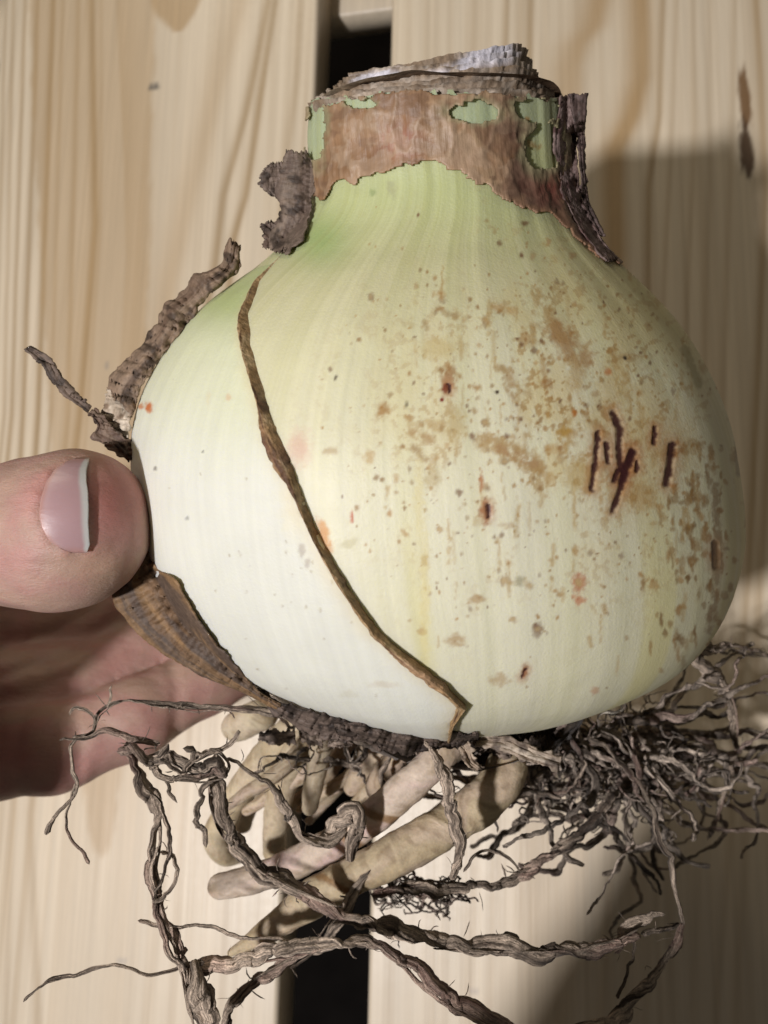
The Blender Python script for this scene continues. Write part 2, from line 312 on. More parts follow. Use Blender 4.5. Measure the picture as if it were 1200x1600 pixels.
# stains, speckles and scars
wx = (noise(np.stack([u / 7, v / 7, u * 0], -1), 40) - .5); wy = (noise(np.stack([u / 7, v / 7, u * 0], -1), 41) - .5); wf = (noise(np.stack([u / 3, v / 3, u * 0], -1), 42) - .5)
uu = u + wx * 9; vv = v + wy * 9
front = np.where(nrm_front, 1., 0.)
haze_ = fbm(np.stack([u / 38, v / 60, u * 0], -1), 44, 4)
reg = np.exp(-(((u - 880) / 260) ** 2 + ((v - 640) / 240) ** 2))
c = mixc(c, [.56, .44, .20], front * .5 * reg * sstep(.47, .72, haze_))
fleck = fbm(np.stack([u / 9, v / 9, u * 0], -1), 46, 3)
c = mixc(c, [.36, .225, .08], front * .8 * reg * sstep(.57, .67, fleck) * sstep(.40, .60, haze_))
def blob(x, y, rx, ry, col, s=1., soft=.55, rot=0.):
    global c
    m = nrm_front & (np.abs(u - x) < 3 * max(rx, ry) + 12) & (np.abs(v - y) < 3 * max(rx, ry) + 12)
    if not m.any(): return
    am = min(9., .8 * min(rx, ry) + 1.); du = u[m] + wx[m] * am - x; dv = v[m] + wy[m] * am - y; a = du * math.cos(rot) + dv * math.sin(rot); b = -du * math.sin(rot) + dv * math.cos(rot)
    rr = np.hypot(a / rx, b / ry) + wf[m] * .5; c[m] = mixc(c[m], np.asarray(col), s * (1 - sstep(1 - soft, 1 + soft, rr)))
def stroke(pts, w, col, s=1., soft=.3, patch=0.):
    global c
    p = np.asarray(pts, float); m = nrm_front & (u > p[:, 0].min() - 40) & (u < p[:, 0].max() + 40) & (v > p[:, 1].min() - 40) & (v < p[:, 1].max() + 40)
    if not m.any(): return
    d = seg_dist(u[m] + wx[m] * 4, v[m] + wy[m] * 4, pts) / (w / 2) + wf[m] * (.34 if not patch else .6)
    k = s * (1 - sstep(1 - soft, 1 + soft, d))
    if patch: k = k * sstep(.5 - patch * .3, .55, fleck[m] + .08)
    c[m] = mixc(c[m], np.asarray(col), k)
rs = np.random.default_rng(3)
for k in range(760):                        # corky freckles, thickest on the upper right
    if k < 600: x, y = rs.normal(860, 165), rs.normal(680, 175)
    else: x, y = rs.uniform(540, 1150), rs.uniform(420, 1100)
    if x < margin_x(y) + 60: continue
    r = rs.gamma(1.4, 1.05) + .9; dk = rs.random()
    col = CORK * (.7 + .6 * dk) if dk < .8 else np.array([.16, .07, .03])
    blob(x, y, r, r * rs.uniform(.9, 1.5), col, rs.uniform(.4, .85))
    if r > 4.5: blob(x, y, r * .55, r * .6, np.array([.50, .38, .2]), .6)
for k in range(38):                         # ragged scuffs
    x, y = rs.normal(870, 150), rs.normal(640, 150); a_ = rs.normal() * .5 + .6; l_ = rs.uniform(10, 34)
    if x > margin_x(y) + 50: stroke([(x, y), (x + math.cos(a_) * l_, y + math.sin(a_) * l_)], rs.uniform(6, 15), np.array([.36, .215, .075]) * rs.uniform(.8, 1.25), rs.uniform(.4, .75), .8, 1.0)
for k in range(110): blob(1085 + rs.normal() * 28, rs.uniform(700, 1040), rs.uniform(2, 6), rs.uniform(4, 12), CORK * rs.uniform(.6, 1.), rs.uniform(.5, .85))
for k in range(90):
    x, y = rs.normal(900, 130), rs.normal(680, 150); l_ = rs.uniform(12, 50); stroke([(x, y), (x + rs.normal() * 3, y + l_)], rs.uniform(3, 7), [.40, .26, .09], rs.uniform(.3, .6), .8, .9)
stroke([(758, 688), (800, 704), (842, 730)], 26, [.38, .25, .10], .8, .5, .9); stroke([(780, 700), (836, 726)], 13, [.37, .23, .11], .7, .5, .9)
stroke([(835, 455), (862, 505), (880, 530)], 17, [.38, .25, .09], .7, .6, .95); stroke([(870, 515), (893, 548), (912, 560)], 32, [.36, .21, .085], .75, .6, .95)
stroke([(765, 470), (764, 520)], 9, [.42, .28, .1], .5, .5, .6)
for x, y, rx, ry, cc, s in [(600, 640, 11, 11, CORK, .85), (577, 714, 7, 9, [.46, .32, .14], .7), (680, 664, 17, 9, [.42, .29, .12], .6), (684, 545, 30, 16, [.50, .40, .18], .55), (785, 576, 12, 7, [.36, .24, .1], .8), (745, 606, 6, 6, CORK, .8), (700, 596, 10, 22, RUST, .75), (712, 660, 14, 30, [.44, .33, .14], .55),
        (676, 745, 12, 20, [.42, .33, .16], .6), (905, 745, 22, 24, [.44, .32, .12], .65), (855, 600, 8, 8, RUST, .6), (882, 675, 9, 9, [.42, .26, .06], .8), (898, 645, 5, 5, [.42, .16, .03], .9), (951, 582, 5, 6, [.45, .11, .03], .9), (905, 910, 11, 13, [.42, .13, .06], .8), (905, 910, 6, 7, [.46, .34, .16], .9), (905, 936, 8, 8, [.48, .20, .10], .75),
        (820, 1050, 5, 9, [.12, .05, .02], .95), (745, 936, 12, 7, CORK, .6), (712, 1000, 14, 8, CORK, .6), (660, 985, 6, 7, CORK, .7), (545, 850, 14, 8, [.48, .44, .26], .6), (550, 808, 3, 9, [.45, .08, .03], .85), (780, 1062, 14, 9, CORK, .5), (930, 1080, 7, 7, [.5, .3, .18], .7), (900, 585, 12, 30, [.42, .28, .11], .55), (960, 605, 25, 40, [.48, .35, .14], .5),
        (752, 752, 3, 16, [.36, .14, .04], .85), (760, 802, 9, 17, [.30, .13, .05], .85), (812, 908, 7, 8, [.25, .22, .12], .6), (697, 607, 5, 7, [.12, .02, .02], 1), (691, 625, 3, 3, [.2, .03, .02], 1), (635, 632, 2, 6, [.15, .13, .08], .8), (524, 591, 2.5, 5, [.10, .08, .05], .9), (975, 560, 3, 3, [.03, .02, .015], 1), (776, 612, 2.5, 2.5, [.05, .03, .02], 1), (612, 296, 8, 12, [.34, .34, .20], .6), (583, 300, 5, 6, [.22, .28, .12], .6)]:
    blob(x, y, rx, ry, cc, s)
blob(985, 735, 75, 75, [.46, .32, .12], .28, .8); blob(1040, 690, 40, 50, [.46, .30, .12], .4, .7); blob(1000, 775, 26, 22, [.42, .26, .09], .6, .6)
scars = [([(935, 676), (931, 720), (925, 764)], 10), ([(958, 645), (968, 668), (968, 700), (972, 735)], 13), ([(988, 703), (976, 735), (970, 765), (958, 798)], 11), ([(990, 706), (978, 736), (972, 752)], 15), ([(966, 735), (960, 752)], 9), ([(948, 694), (951, 722)], 9), ([(1024, 668), (1022, 692)], 8), ([(1051, 696), (1047, 728), (1042, 757)], 14), ([(996, 722), (995, 736)], 7), ([(762, 790), (764, 808)], 8), ([(1118, 850), (1119, 885)], 13), ([(700, 600), (703, 612)], 6), ([(822, 1046), (816, 1058)], 5)]
for p, w in scars: stroke(p, w + 12, [.36, .14, .05], .5, .9)
for p, w in scars: stroke(p, w * .82, MAROON, .95, .45)
stroke([(1118, 760), (1122, 850), (1118, 930), (1108, 985)], 12, [.24, .15, .07], .7, .6, .9); stroke([(1070, 545), (1092, 600)], 13, [.26, .23, .10], .6, .5); stroke([(1152, 690), (1154, 740)], 10, [.22, .17, .12], .6, .5)
blob(468, 700, 15, 24, [.60, .36, .28], .6, .9); blob(507, 838, 7, 26, [.56, .25, .06], .8, .6, -.35); blob(655, 780, 7, 60, [.62, .54, .26], .5, .6); blob(664, 930, 7, 110, [.62, .54, .26], .55, .6)
carve = np.zeros(u.shape)
for p, w in scars: carve = np.maximum(carve, front * (1 - sstep(.5, 1.2, seg_dist(u, v, p) / (w / 2))))
ax_c = bulb(hh, tt, -.01); inn = (ax_c - V); inn /= np.linalg.norm(inn, axis=-1, keepdims=True) + 1e-9
V = V + inn * (carve * .0002)[..., None]
ST = np.stack([tt * .05, hh, hh * 0], -1)
nr, nc = hh.shape
_f = grid_faces(nr, nc); _cut = ((u < 470) | (v > 158 - 14 * np.cos((u - 690) / 130.) + wx * 14) | (np.cos(tt) < -.2)).reshape(-1); _f = _f[_cut[_f].all(1)]
body = link('inner_scale', V.reshape(-1, 3), _f, MAT['bulb'], bulb_o, c.reshape(-1, 3), ST.reshape(-1, 3))
# the depth of the bulb at any pixel, for what lies on its skin
_gx = np.clip((u / 8).astype(int), 0, 160); _gy = np.clip((v / 8).astype(int), 0, 160); DM = np.full((161, 161), 9.); np.minimum.at(DM, (_gy.ravel(), _gx.ravel()), dep.ravel())
_my, _mx = np.nonzero(DM < 8.); _md = DM[_my, _mx]
def skin_depth(x, y):
    x = np.atleast_1d(np.asarray(x, float)); y = np.atleast_1d(np.asarray(y, float)); o = np.empty(x.shape)
    for k in np.ndindex(x.shape):
        d2 = (_mx * 8 + 4 - x[k]) ** 2 + (_my * 8 + 4 - y[k]) ** 2; j = np.argpartition(d2, 4)[:4]; w = 1 / (d2[j] + 9); o[k] = (w * _md[j]).sum() / w.sum()
    return o

# outer scale: a thick white scale wrapped round the left, its free edge crossing the front
h2 = np.linspace(-.0385, .050, 430); tm = margin_theta(h2, .0004)
tm = tm + (noise(np.stack([h2 * 900, h2 * 0, h2 * 0], -1), 91) - .5) * .012
s = np.r_[np.zeros(3), np.linspace(0, 1, 300) ** 1.25]; lay = np.r_[-.0026, -.0016, -.0006, np.zeros(300)]
HH, SS = np.meshgrid(h2, s, indexing='ij'); TT = tm[:, None] - SS * (tm[:, None] + 2.7)
rnd = .0005 * np.exp(-SS / .004) * (np.arange(303)[None, :] >= 3)
lift = .0013 * np.exp(-SS / .12) * sstep(.05, .034, HH)
OFF = lumps(HH, TT) + lay[None, :] - rnd + lift - .0011 * sstep(.040, .050, HH) - .0012 * sstep(.9, 1, SS)
VO = bulb(HH, TT, OFF); u, v, dep = proj(VO)
c = np.broadcast_to(np.array([.655, .655, .575]), HH.shape + (3,)).copy()
c = mixc(c, [.63, .645, .44], .9 * sstep(.014, .034, HH + .006 * (fbm(np.stack([TT * 5, HH * 30, HH * 0], -1), 4) - .5)))
c = mixc(c, [.42, .49, .21], .8 * sstep(.030, .046, HH))
c = mixc(c, [.38, .47, .16], .5 * np.exp(-(((u - 350) / 60) ** 2 + ((v - 470) / 30) ** 2)))
vein = fbm(np.stack([TT * 30, HH * 6, HH * 0], -1), 21, 3); c = c * (1 + .05 * (vein - .5)[..., None])
nrm_front = np.cos(TT) > -.4; front = nrm_front * 1.
wx = (noise(np.stack([u / 7, v / 7, u * 0], -1), 40) - .5); wy = (noise(np.stack([u / 7, v / 7, u * 0], -1), 41) - .5); wf = (noise(np.stack([u / 3, v / 3, u * 0], -1), 42) - .5); uu = u + wx * 9; vv = v + wy * 9
fleck = fbm(np.stack([u / 9, v / 9, u * 0], -1), 46, 3)
for x, y, rx, ry, cc, sg in [(232, 636, 7, 8, [.48, .13, .03], .95), (219, 635, 4, 5, [.5, .17, .05], .8), (357, 620, 4, 6, [.6, .42, .25], .6), (326, 622, 3, 12, [.66, .6, .4], .5), (243, 731, 2.5, 3, [.2, .18, .15], .8), (292, 810, 2.5, 3, [.3, .3, .28], .8), (317, 705, 2, 2, [.2, .2, .18], .8), (472, 860, 5, 10, [.3, .24, .2], .5), (480, 880, 4, 8, [.3, .24, .2], .5), (545, 1085, 14, 6, [.55, .53, .42], .5), (600, 1070, 20, 5, [.5, .42, .3], .4), (455, 800, 16, 40, [.70, .66, .5], .4), (420, 600, 14, 30, [.66, .55, .34], .4)]:
    blob(x, y, rx, ry, cc, sg)
for k in range(60): blob(rs.uniform(260, 640), rs.uniform(560, 1120), rs.uniform(1, 2.4), rs.uniform(1.2, 3.5), [.36, .3, .2], rs.uniform(.3, .7))
edge_band = np.exp(-(SS * 60) ** 2); c = mixc(c, [.60, .50, .28], .5 * edge_band)
c = mixc(c, [.45, .36, .2], .5 * (np.arange(303)[None, :] < 3))
oscale = link('outer_scale', VO.reshape(-1, 3), grid_faces(*HH.shape)[:, ::-1], MAT['bulb'], bulb_o, c.reshape(-1, 3), np.stack([TT * .05, HH, HH * 0], -1).reshape(-1, 3))
oscale['_base'] = bulb_o['_base']; oscale['label'] = 'smooth white scale wrapped round the left side'

# dry brown margin along the outer scale's edge
mw = np.array([(320, 5), (390, 8), (450, 14), (520, 15), (600, 11), (640, 16), (665, 36), (720, 44), (755, 24), (790, 10), (860, 11), (930, 14), (990, 16), (1015, 30), (1045, 46), (1070, 34), (1090, 18), (1105, 26), (1130, 12), (1150, 6)], float)
h3 = np.linspace(-.0375, .0485, 620); t3 = margin_theta(h3, .0006); pu, pv, pd = proj(bulb(h3, t3, .0006))
wid = np.interp(pv, mw[:, 0], mw[:, 1]) * .27 * pd / F * (.45 + 1.2 * fbm(np.stack([h3 * 800, h3 * 0, h3 * 0], -1), 92, 3))
cen = -.32 + .6 * (noise(np.stack([h3 * 250, h3 * 0, h3 * 0], -1), 93) - .5)
a = np.linspace(-1, 1, 19); HG, AG = np.meshgrid(h3, a, indexing='ij')
rr = curve(HG, PROF[:, 0], PROF[:, 1]); TG = t3[:, None] + (AG + cen[:, None]) * wid[:, None] / np.maximum(rr, .01)
jag = (noise(np.stack([HG * 1600, AG * 0, AG * 0], -1), 94) - .5) * .00035
TG = TG + jag * np.sign(AG) * (np.abs(AG) > .9) / np.maximum(rr, .01)
bump = fbm(np.stack([HG * 1300, AG * 3.2, AG * 0], -1), 95, 3)
hgt = (1 - AG ** 2) * (.00022 + .0006 * (bump - .4)) + .00022 * np.exp(-((AG - .45) / .28) ** 2)
VM = bulb(HG, TG, .0002 + .0013 * sstep(.05, .034, HG) + hgt + lumps(HG, TG) * .9 - .0009 * sstep(.040, .050, HG) - np.where(AG > .99, .0018, np.where(AG < -.99, .0008, 0.)))
c = mixc(np.broadcast_to(np.array([.30, .19, .09]), HG.shape + (3,)).copy(), [.48, .35, .20], sstep(.45, .75, fbm(np.stack([HG * 500, AG * 2.5, AG * 0], -1), 96, 3)))
c = mixc(c, [.07, .03, .02], .8 * sstep(.56, .72, fbm(np.stack([HG * 260, AG * 1.6, AG * 0 + 3], -1), 97, 3)))
u, v, _ = proj(VM); c = mixc(c, [.09, .028, .02], .7 * np.exp(-((v - 700) / 36) ** 2) * sstep(.3, -.3, AG)); c = mixc(c, [.42, .26, .15], .7 * np.exp(-((v - 1055) / 26) ** 2))
link('dry_margin', VM.reshape(-1, 3), grid_faces(*HG.shape)[:, ::-1], MAT['margin'], oscale, c.reshape(-1, 3))

# ---- neck: papery brown collar over the green, and the cut-off layered top
h4 = np.linspace(.036, .0765, 190); t4 = np.linspace(-math.pi, math.pi, 540); HG, TG = np.meshgrid(h4, t4, indexing='ij')
wr = fbm(np.stack([TG * 6, HG * 190, HG * 0], -1), 101, 4); wr2 = fbm(np.stack([TG * 15 + wr * 5, HG * 500 + wr * 4, HG * 0], -1), 102, 4)
cre = (1 - np.abs(2 * fbm(np.stack([TG * 7 + HG * 90, HG * 210 - TG * 3, HG * 0], -1), 108, 3) - 1)) ** 7; cre2 = (1 - np.abs(2 * fbm(np.stack([TG * 13 - HG * 60, HG * 260, HG * 0], -1), 109, 2) - 1)) ** 6
VC = bulb(HG, TG, .0006 + cre * .00022 + cre2 * .0001 + lumps(HG, TG) + (wr - .5) * .0009 + (wr2 - .5) * .00015)
u, v, dep = proj(VC); fr = np.cos(TG) > -.25
jx = (n2(u / 14, v / 14, 103, 3) - .5)
low = np.interp(u, [478, 500, 530, 560, 590, 620, 680, 710, 740, 790, 830, 870, 900, 930, 975], [305, 312, 284, 288, 272, 262, 258, 264, 282, 314, 326, 346, 372, 400, 412]) + jx * 22 + (n2(u / 55, v * 0, 113, 2) - .5) * 22
top = np.interp(u, [470, 520, 560, 640, 700, 760, 800, 870, 900], [168, 162, 150, 138, 146, 142, 148, 158, 160]) + jx * 12
keep = np.where(fr, (v < low) & (v > top), (HG > .052 + jx * .004) & (HG < .0735 + jx * .002))
ring = np.zeros(u.shape)
for x, y, rx, ry in [(490, 205, 19, 46), (738, 174, 36, 16), (851, 228, 30, 38), (842, 170, 36, 20), (560, 160, 22, 7)]:
    hq = np.hypot((u - x + jx * 26) / rx, (v - y + jx * 20) / ry); keep &= ~(fr & (hq < 1)); ring = np.maximum(ring, fr * sstep(1.7, 1.0, hq))
c = mixc(np.broadcast_to(np.array([.215, .115, .054]), HG.shape + (3,)).copy(), [.27, .16, .088], sstep(.35, .65, n2(u / 60, v / 45, 104)))
c = mixc(c, [.34, .235, .14], .8 * sstep(640, 700, u) * sstep(800, 770, u) * sstep(.35, .6, n2(u / 30, v / 40, 105)))
c = mixc(c, [.36, .15, .11], .7 * np.exp(-(((u - 625) / 32) ** 2 + ((v - 222) / 26) ** 2)))
dkm = sstep(760, 815, u + (n2(u / 25, v / 25, 106) - .5) * 70); c = mixc(c, [.085, .042, .031], .9 * dkm)
c = mixc(c, [.20, .045, .032], .55 * np.exp(-(((u - 865) / 30) ** 2 + ((v - 290) / 26) ** 2)))
c = mixc(c, [.34, .19, .10], .4 * sstep(14, 2, low - v))
pt = n2(u / 42, v / 30, 107, 4); c = mixc(c, [.34, .235, .155], .6 * sstep(.56, .585, pt) * (1 - dkm * .8)); c = mixc(c, [.17, .095, .055], .6 * sstep(.40, .375, pt)); c = c * (.88 + .24 * wr2)[..., None]; c = mixc(c, [.29, .27, .15], .75 * ring); c = mixc(c, [.42, .30, .20], .4 * cre * (1 - dkm * .75))
fcs = grid_faces(*HG.shape); kf = keep.reshape(-1)[fcs].all(1)
col_o = solidify(link('neck_skin', VC.reshape(-1, 3), fcs[kf], MAT['tunic'], bulb_o, c.reshape(-1, 3), np.stack([TG * .022, HG, HG * 0], -1).reshape(-1, 3)), .0003)
col_o['label'] = 'crinkled brown papery skin round the neck with green showing through'

NL = 8
for k in range(NL):                         # cut scale ends, each ring standing a little higher than the one outside it
    q = k / (NL - 1); rad = .0213 - .0068 * q; th = np.linspace(-math.pi, math.pi, 420)
    hx = np.linspace(.066, .090, 200); uu_, vv_, _ = proj(bulb(hx[:, None], th[None, :], 0., rs=np.full((200, 420), rad)))
    px = np.abs(0) + uu_[150]
    tgt = (1 - q) * (158 - 10 * np.cos((px - 690) / 130.)) + q * (np.interp(px, [540, 560, 700, 800, 812, 840, 870], [118, 112, 88, 66, 70, 100, 118])) + (n2(px / 16, np.full(420, k * 3.), 120 + k) - .5) * 9 + (n2(px / 5, np.full(420, k * 3.), 150 + k) - .5) * 3.5
    ht = np.array([np.interp(-tgt[j], -vv_[:, j], hx) for j in range(420)])
    back = np.cos(th) < -.1; ht = np.where(back, .0735 + .004 * q + .0008 * n2(th * 6, th * 0 + k, 130), ht)
    prof = [(0, .0), (.25, .0), (.6, .0001), (.85, .0003), (1., .0005), (1.0, -.0001), (.8, -.0005), (0, -.0005)]
    Vk = []; 
    for pi_, (fh, dr) in enumerate(prof):
        hcur = .066 + (ht - .066) * fh; Vk.append(bulb(hcur, th, dr + (n2(th * 14, hcur * 900, 140 + k) - .5) * .0012 * fh, rs=np.full(420, rad)))
    Vk = np.array(Vk); u, v, _ = proj(Vk)
    c = mixc(np.broadcast_to(np.array([.27, .195, .13]), u.shape + (3,)).copy(), [.43, .36, .29], sstep(.35, .7, n2(u / 28, v / 5, 160 + k)))
    c = mixc(c, [.13, .09, .06], .7 * sstep(.55, .72, n2(u / 40, v / 4, 170 + k)))
    if k >= NL - 3:
        for x, y, rx, ry in [(588, 121, 46, 12), (765, 86, 52, 17), (690, 118, 60, 6)]:
            c = mixc(c, [.66, .64, .70], .95 * (1 - sstep(.75, 1.1, np.hypot((u - x) / rx, (v - y - (x - u) * .2) / ry))))
    fcs = grid_faces(len(prof), 420)
    link('neck_layer', Vk.reshape(-1, 3), fcs, MAT['papery'], bulb_o, c.reshape(-1, 3), np.stack([np.broadcast_to(th * .001, u.shape), (v * .0004), u * 0], -1).reshape(-1, 3))
# shrivelled core closing the neck
rr_ = np.linspace(0, 1, 24); th = np.linspace(-math.pi, math.pi, 90); RG, TG = np.meshgrid(rr_, th, indexing='ij')
VK = bulb(.0725 + .002 * (fbm(np.stack([RG * 4, TG * 2, RG * 0], -1), 180, 3) - .5), TG, 0., rs=RG * .0209)
c = mixc(np.broadcast_to(np.array([.42, .34, .24]), RG.shape + (3,)).copy(), [.2, .13, .08], sstep(.4, .6, noise(np.stack([RG * 9, TG * .6, RG * 0], -1), 181)))
link('cut_core', VK.reshape(-1, 3), grid_faces(*RG.shape), MAT['papery'], bulb_o, c.reshape(-1, 3), np.zeros((VK.size // 3, 3)))

# ---- dry flaps of skin
def flap(name, left, right, offs, c0, c1, dark, seed, crinkle=.0008, ragged=5., nl=90, nw=26, thick=.00028, bulge=0., label=None, fixdepth=None, streak=False):
    L_ = resample(np.array(left, float), nl); R_ = resample(np.array(right, float), nl); w = np.linspace(0, 1, nw)
    X = L_[:, None, 0] * (1 - w) + R_[:, None, 0] * w; Y = L_[:, None, 1] * (1 - w) + R_[:, None, 1] * w
    k = np.arange(nl) / nl; ed = np.abs(w * 2 - 1) ** 9 * np.sign(w - .5)
    ang = R_ - L_; ang = ang / (np.linalg.norm(ang, axis=1, keepdims=True) + 1e-6)
    j = ((n2(k * 13, k * 0, seed, 4)[:, None] - .5) * (w < .5) + (n2(k * 13, k * 0 + 7, seed + 1, 4)[:, None] - .5) * (w >= .5)) * 2.6 * ragged * np.abs(ed)
    X = X + j * ang[:, None, 0]; Y = Y + j * ang[:, None, 1] + (n2(w * 20, w * 0, seed + 2)[None, :] - .5) * ragged * 2 * (np.abs(k * 2 - 1) ** 6)[:, None]
    dep = skin_depth(X, Y) if fixdepth is None else np.broadcast_to(np.interp(k, np.linspace(0, 1, len(fixdepth)), fixdepth)[:, None], X.shape)
    o = np.interp(k, np.linspace(0, 1, len(offs)), [q[0] for q in offs])[:, None] * (1 - w) + np.interp(k, np.linspace(0, 1, len(offs)), [q[1] for q in offs])[:, None] * w
    cr = fbm(np.stack([X / 22, Y / 22, X * 0], -1), seed + 3, 4) - .5; cr2 = fbm(np.stack([np.broadcast_to(w * 5, X.shape) + cr, np.broadcast_to(k[:, None] * 3, X.shape), X * 0], -1), seed + 4, 3) - .5
    dep = dep - o * .001 - bulge * np.sin(w * math.pi)[None, :] - crinkle * 2 * (cr + cr2 * .8)
    Vf = P(X, Y, dep); t = sstep(.3, .7, fbm(np.stack([np.broadcast_to(w * 6, X.shape), np.broadcast_to(k[:, None] * 2.5, X.shape), X * 0], -1), seed + 5, 4))
    c = mixc(np.broadcast_to(np.array(c0, float), X.shape + (3,)).copy(), c1, t); c = mixc(c, dark, .8 * sstep(.52, .7, fbm(np.stack([X / 14, Y / 14, X * 0] if not streak else [np.broadcast_to(w * 9, X.shape) + cr, np.broadcast_to(k[:, None] * 3, X.shape), X * 0], -1), seed + 6, 3)))
    ob = link(name, Vf.reshape(-1, 3), grid_faces(nl, nw)[:, ::-1], MAT['papery'], bulb_o, c.reshape(-1, 3), np.stack([np.broadcast_to(w * .012, X.shape), np.broadcast_to(k[:, None] * .03, X.shape), X * 0], -1).reshape(-1, 3))
    solidify(ob, thick, 0)
    if label: ob['label'] = label
    return ob
DK = [.035, .024, .018]
flap('dry_flap', [(448, 236), (440, 262), (430, 300), (436, 330), (430, 352), (425, 368), (422, 390)], [(480, 238), (491, 262), (491, 300), (484, 340), (472, 370), (458, 384), (446, 396)], [(1.2, .4), (2.0, 1.4), (1.6, 1.6), (.8, .8)], [.14, .10, .078], [.20, .15, .115], DK, 201, .0004, 7, bulge=.0012, label='ragged grey brown scrap of skin standing at the neck')
flap('dry_flap', [(418, 258), (408, 272), (408, 292), (424, 306)], [(440, 254), (446, 272), (444, 296), (440, 312)], [(2, 1.5), (2.4, 2)], [.17, .125, .10], [.2, .15, .12], DK, 211, .0006, 6, nl=40)
flap('dry_flap', [(408, 350), (412, 368), (410, 386)], [(440, 342), (446, 368), (440, 394)], [(1.0, 1.4), (.6, .6)], [.12, .08, .06], [.2, .15, .12], DK, 217, .0008, 5, nl=40)
flap('dry_flap', [(357, 374), (350, 402), (326, 424), (302, 428), (290, 455), (256, 476), (248, 508), (206, 552), (172, 590), (166, 606)], [(376, 384), (370, 424), (350, 446), (326, 462), (296, 496), (268, 534), (240, 574), (222, 600), (208, 626), (203, 646)], [(.5, .6), (.4, 1.0), (.2, 1.0), (-.6, .8)], [.14, .09, .06], [.25, .175, .12], [.04, .026, .018], 221, .0006, 10, nl=120, bulge=.0012, label='curled brown strip of skin peeling off the left shoulder')
flap('dry_flap', [(176, 596), (162, 625), (158, 650), (162, 676)], [(214, 606), (206, 640), (202, 668), (200, 700)], [(-.6, .8), (-.5, .8)], [.45, .36, .27], [.56, .48, .38], [.16, .1, .06], 231, .0007, 7, nl=60, label='pale papery remnant of skin above the thumb')
flap('dry_flap', [(38, 546), (62, 566), (84, 598), (112, 626), (138, 643)], [(48, 543), (78, 558), (98, 590), (124, 618), (142, 638)], [(3, 3), (2, 2), (1, 1)], [.12, .085, .062], [.18, .13, .10], DK, 241, .0004, 4, nw=12, thick=.0006, label='thin dark sliver of skin sticking out to the left')
flap('dry_flap', [(138, 646), (152, 668), (142, 682), (170, 698), (200, 722)], [(148, 640), (172, 660), (190, 680), (204, 692), (209, 712)], [(1.5, 2), (2.5, 2.5), (1, 1)], [.14, .09, .066], [.2, .14, .1], DK, 251, .0007, 6, nl=60)
flap('dry_flap', [(218, 876), (176, 926), (184, 952), (214, 988), (250, 1018), (290, 1042), (332, 1064), (385, 1084), (430, 1106)], [(230, 862), (244, 888), (272, 906), (292, 938), (320, 980), (350, 1020), (386, 1062), (402, 1078), (440, 1102)], [(2.8, 3.6), (3.0, 4.2), (2.6, 4.3), (2.1, 3.4), (1.2, 2.0)], [.15, .09, .05], [.25, .15, .072], [.085, .062, .05], 261, .0003, 4, nl=130, nw=40, bulge=.0008, streak=True, label='glossy brown flap of skin below the thumb')
flap('dry_flap', [(380, 1066), (430, 1092), (480, 1110), (530, 1124), (575, 1136)], [(384, 1072), (436, 1118), (492, 1146), (540, 1152), (578, 1146)], [(1.2, -.5), (.8, -2), (.6, -3), (.3, -2)], [.06, .044, .035], [.15, .11, .088], [.02, .014, .012], 271, .0012, 11, nl=120, label='dark shrivelled skin round the base')
flap('dry_flap', [(520, 1122), (580, 1134), (640, 1141), (700, 1145), (745, 1147)], [(530, 1150), (585, 1164), (640, 1178), (698, 1170), (748, 1152)], [(.4, -2), (.3, -4), (0, -5), (-.3, -4)], [.055, .04, .032], [.13, .095, .075], [.02, .014, .012], 272, .0016, 12, nl=110)
rb = np.random.default_rng(12)
for k_ in range(15):                        # shreds of dead skin curling away under the base
    x0 = rb.uniform(430, 900); y0 = 1142 - max(0, (520 - x0)) * .22 - max(0, x0 - 820) * .09 + rb.uniform(0, 12); l_ = rb.uniform(26, 70); w_ = rb.uniform(9, 22); an = rb.uniform(-.5, .7) + (math.pi if rb.random() < .4 else 0); dx, dy = math.cos(an) * l_, abs(math.sin(an)) * l_ * .8 + 4; g_ = rb.uniform(.5, 1.6)
    dz_ = .149 + rb.uniform(0, .012) + max(0, x0 - 700) * .00004
    flap('dry_flap', [(x0, y0), (x0 + dx * .5, y0 + dy * .35), (x0 + dx, y0 + dy)], [(x0 + 2, y0 + w_), (x0 + dx * .5 + 3, y0 + dy * .5 + w_), (x0 + dx * 1.04, y0 + dy + w_ * .6)], [(0, 0), (1, 0)], np.array([.10, .075, .06]) * g_, np.array([.24, .185, .145]) * g_, [.025, .018, .014], 700 + k_ * 9, .0014, 7, nl=36, nw=12, fixdepth=[dz_, dz_ - .002, dz_ - .001])
flap('dry_flap', [(876, 150), (866, 215), (870, 260), (878, 300), (898, 346), (922, 382), (948, 408)], [(898, 150), (902, 190), (901, 240), (905, 290), (918, 332), (940, 372), (964, 404)], [(.5, .9), (.7, 1.2), (.8, 1.4), (.3, .3)], [.15, .098, .085], [.22, .16, .145], [.07, .03, .028], 281, .0007, 5, nl=110, label='purplish brown fold of skin down the right of the neck')
flap('dry_flap', [(890, 146), (894, 182), (903, 215), (907, 270), (916, 330), (934, 366)], [(918, 148), (915, 186), (913, 215), (914, 270), (926, 332), (946, 370)], [(2.2, 1.8), (2., 1.4), (1.6, .8), (.8, .4)], [.08, .052, .045], [.13, .09, .08], DK, 291, .0008, 5, nw=14, nl=100)
flap('dry_flap', [(700, 1162), (716, 1172), (724, 1190), (740, 1204)], [(734, 1158), (738, 1170), (742, 1186), (756, 1200)], [(1, 1.5), (1, 1)], [.33, .25, .18], [.45, .36, .27], [.06, .04, .03], 301, .0012, 8, nl=50, fixdepth=[.146, .144])
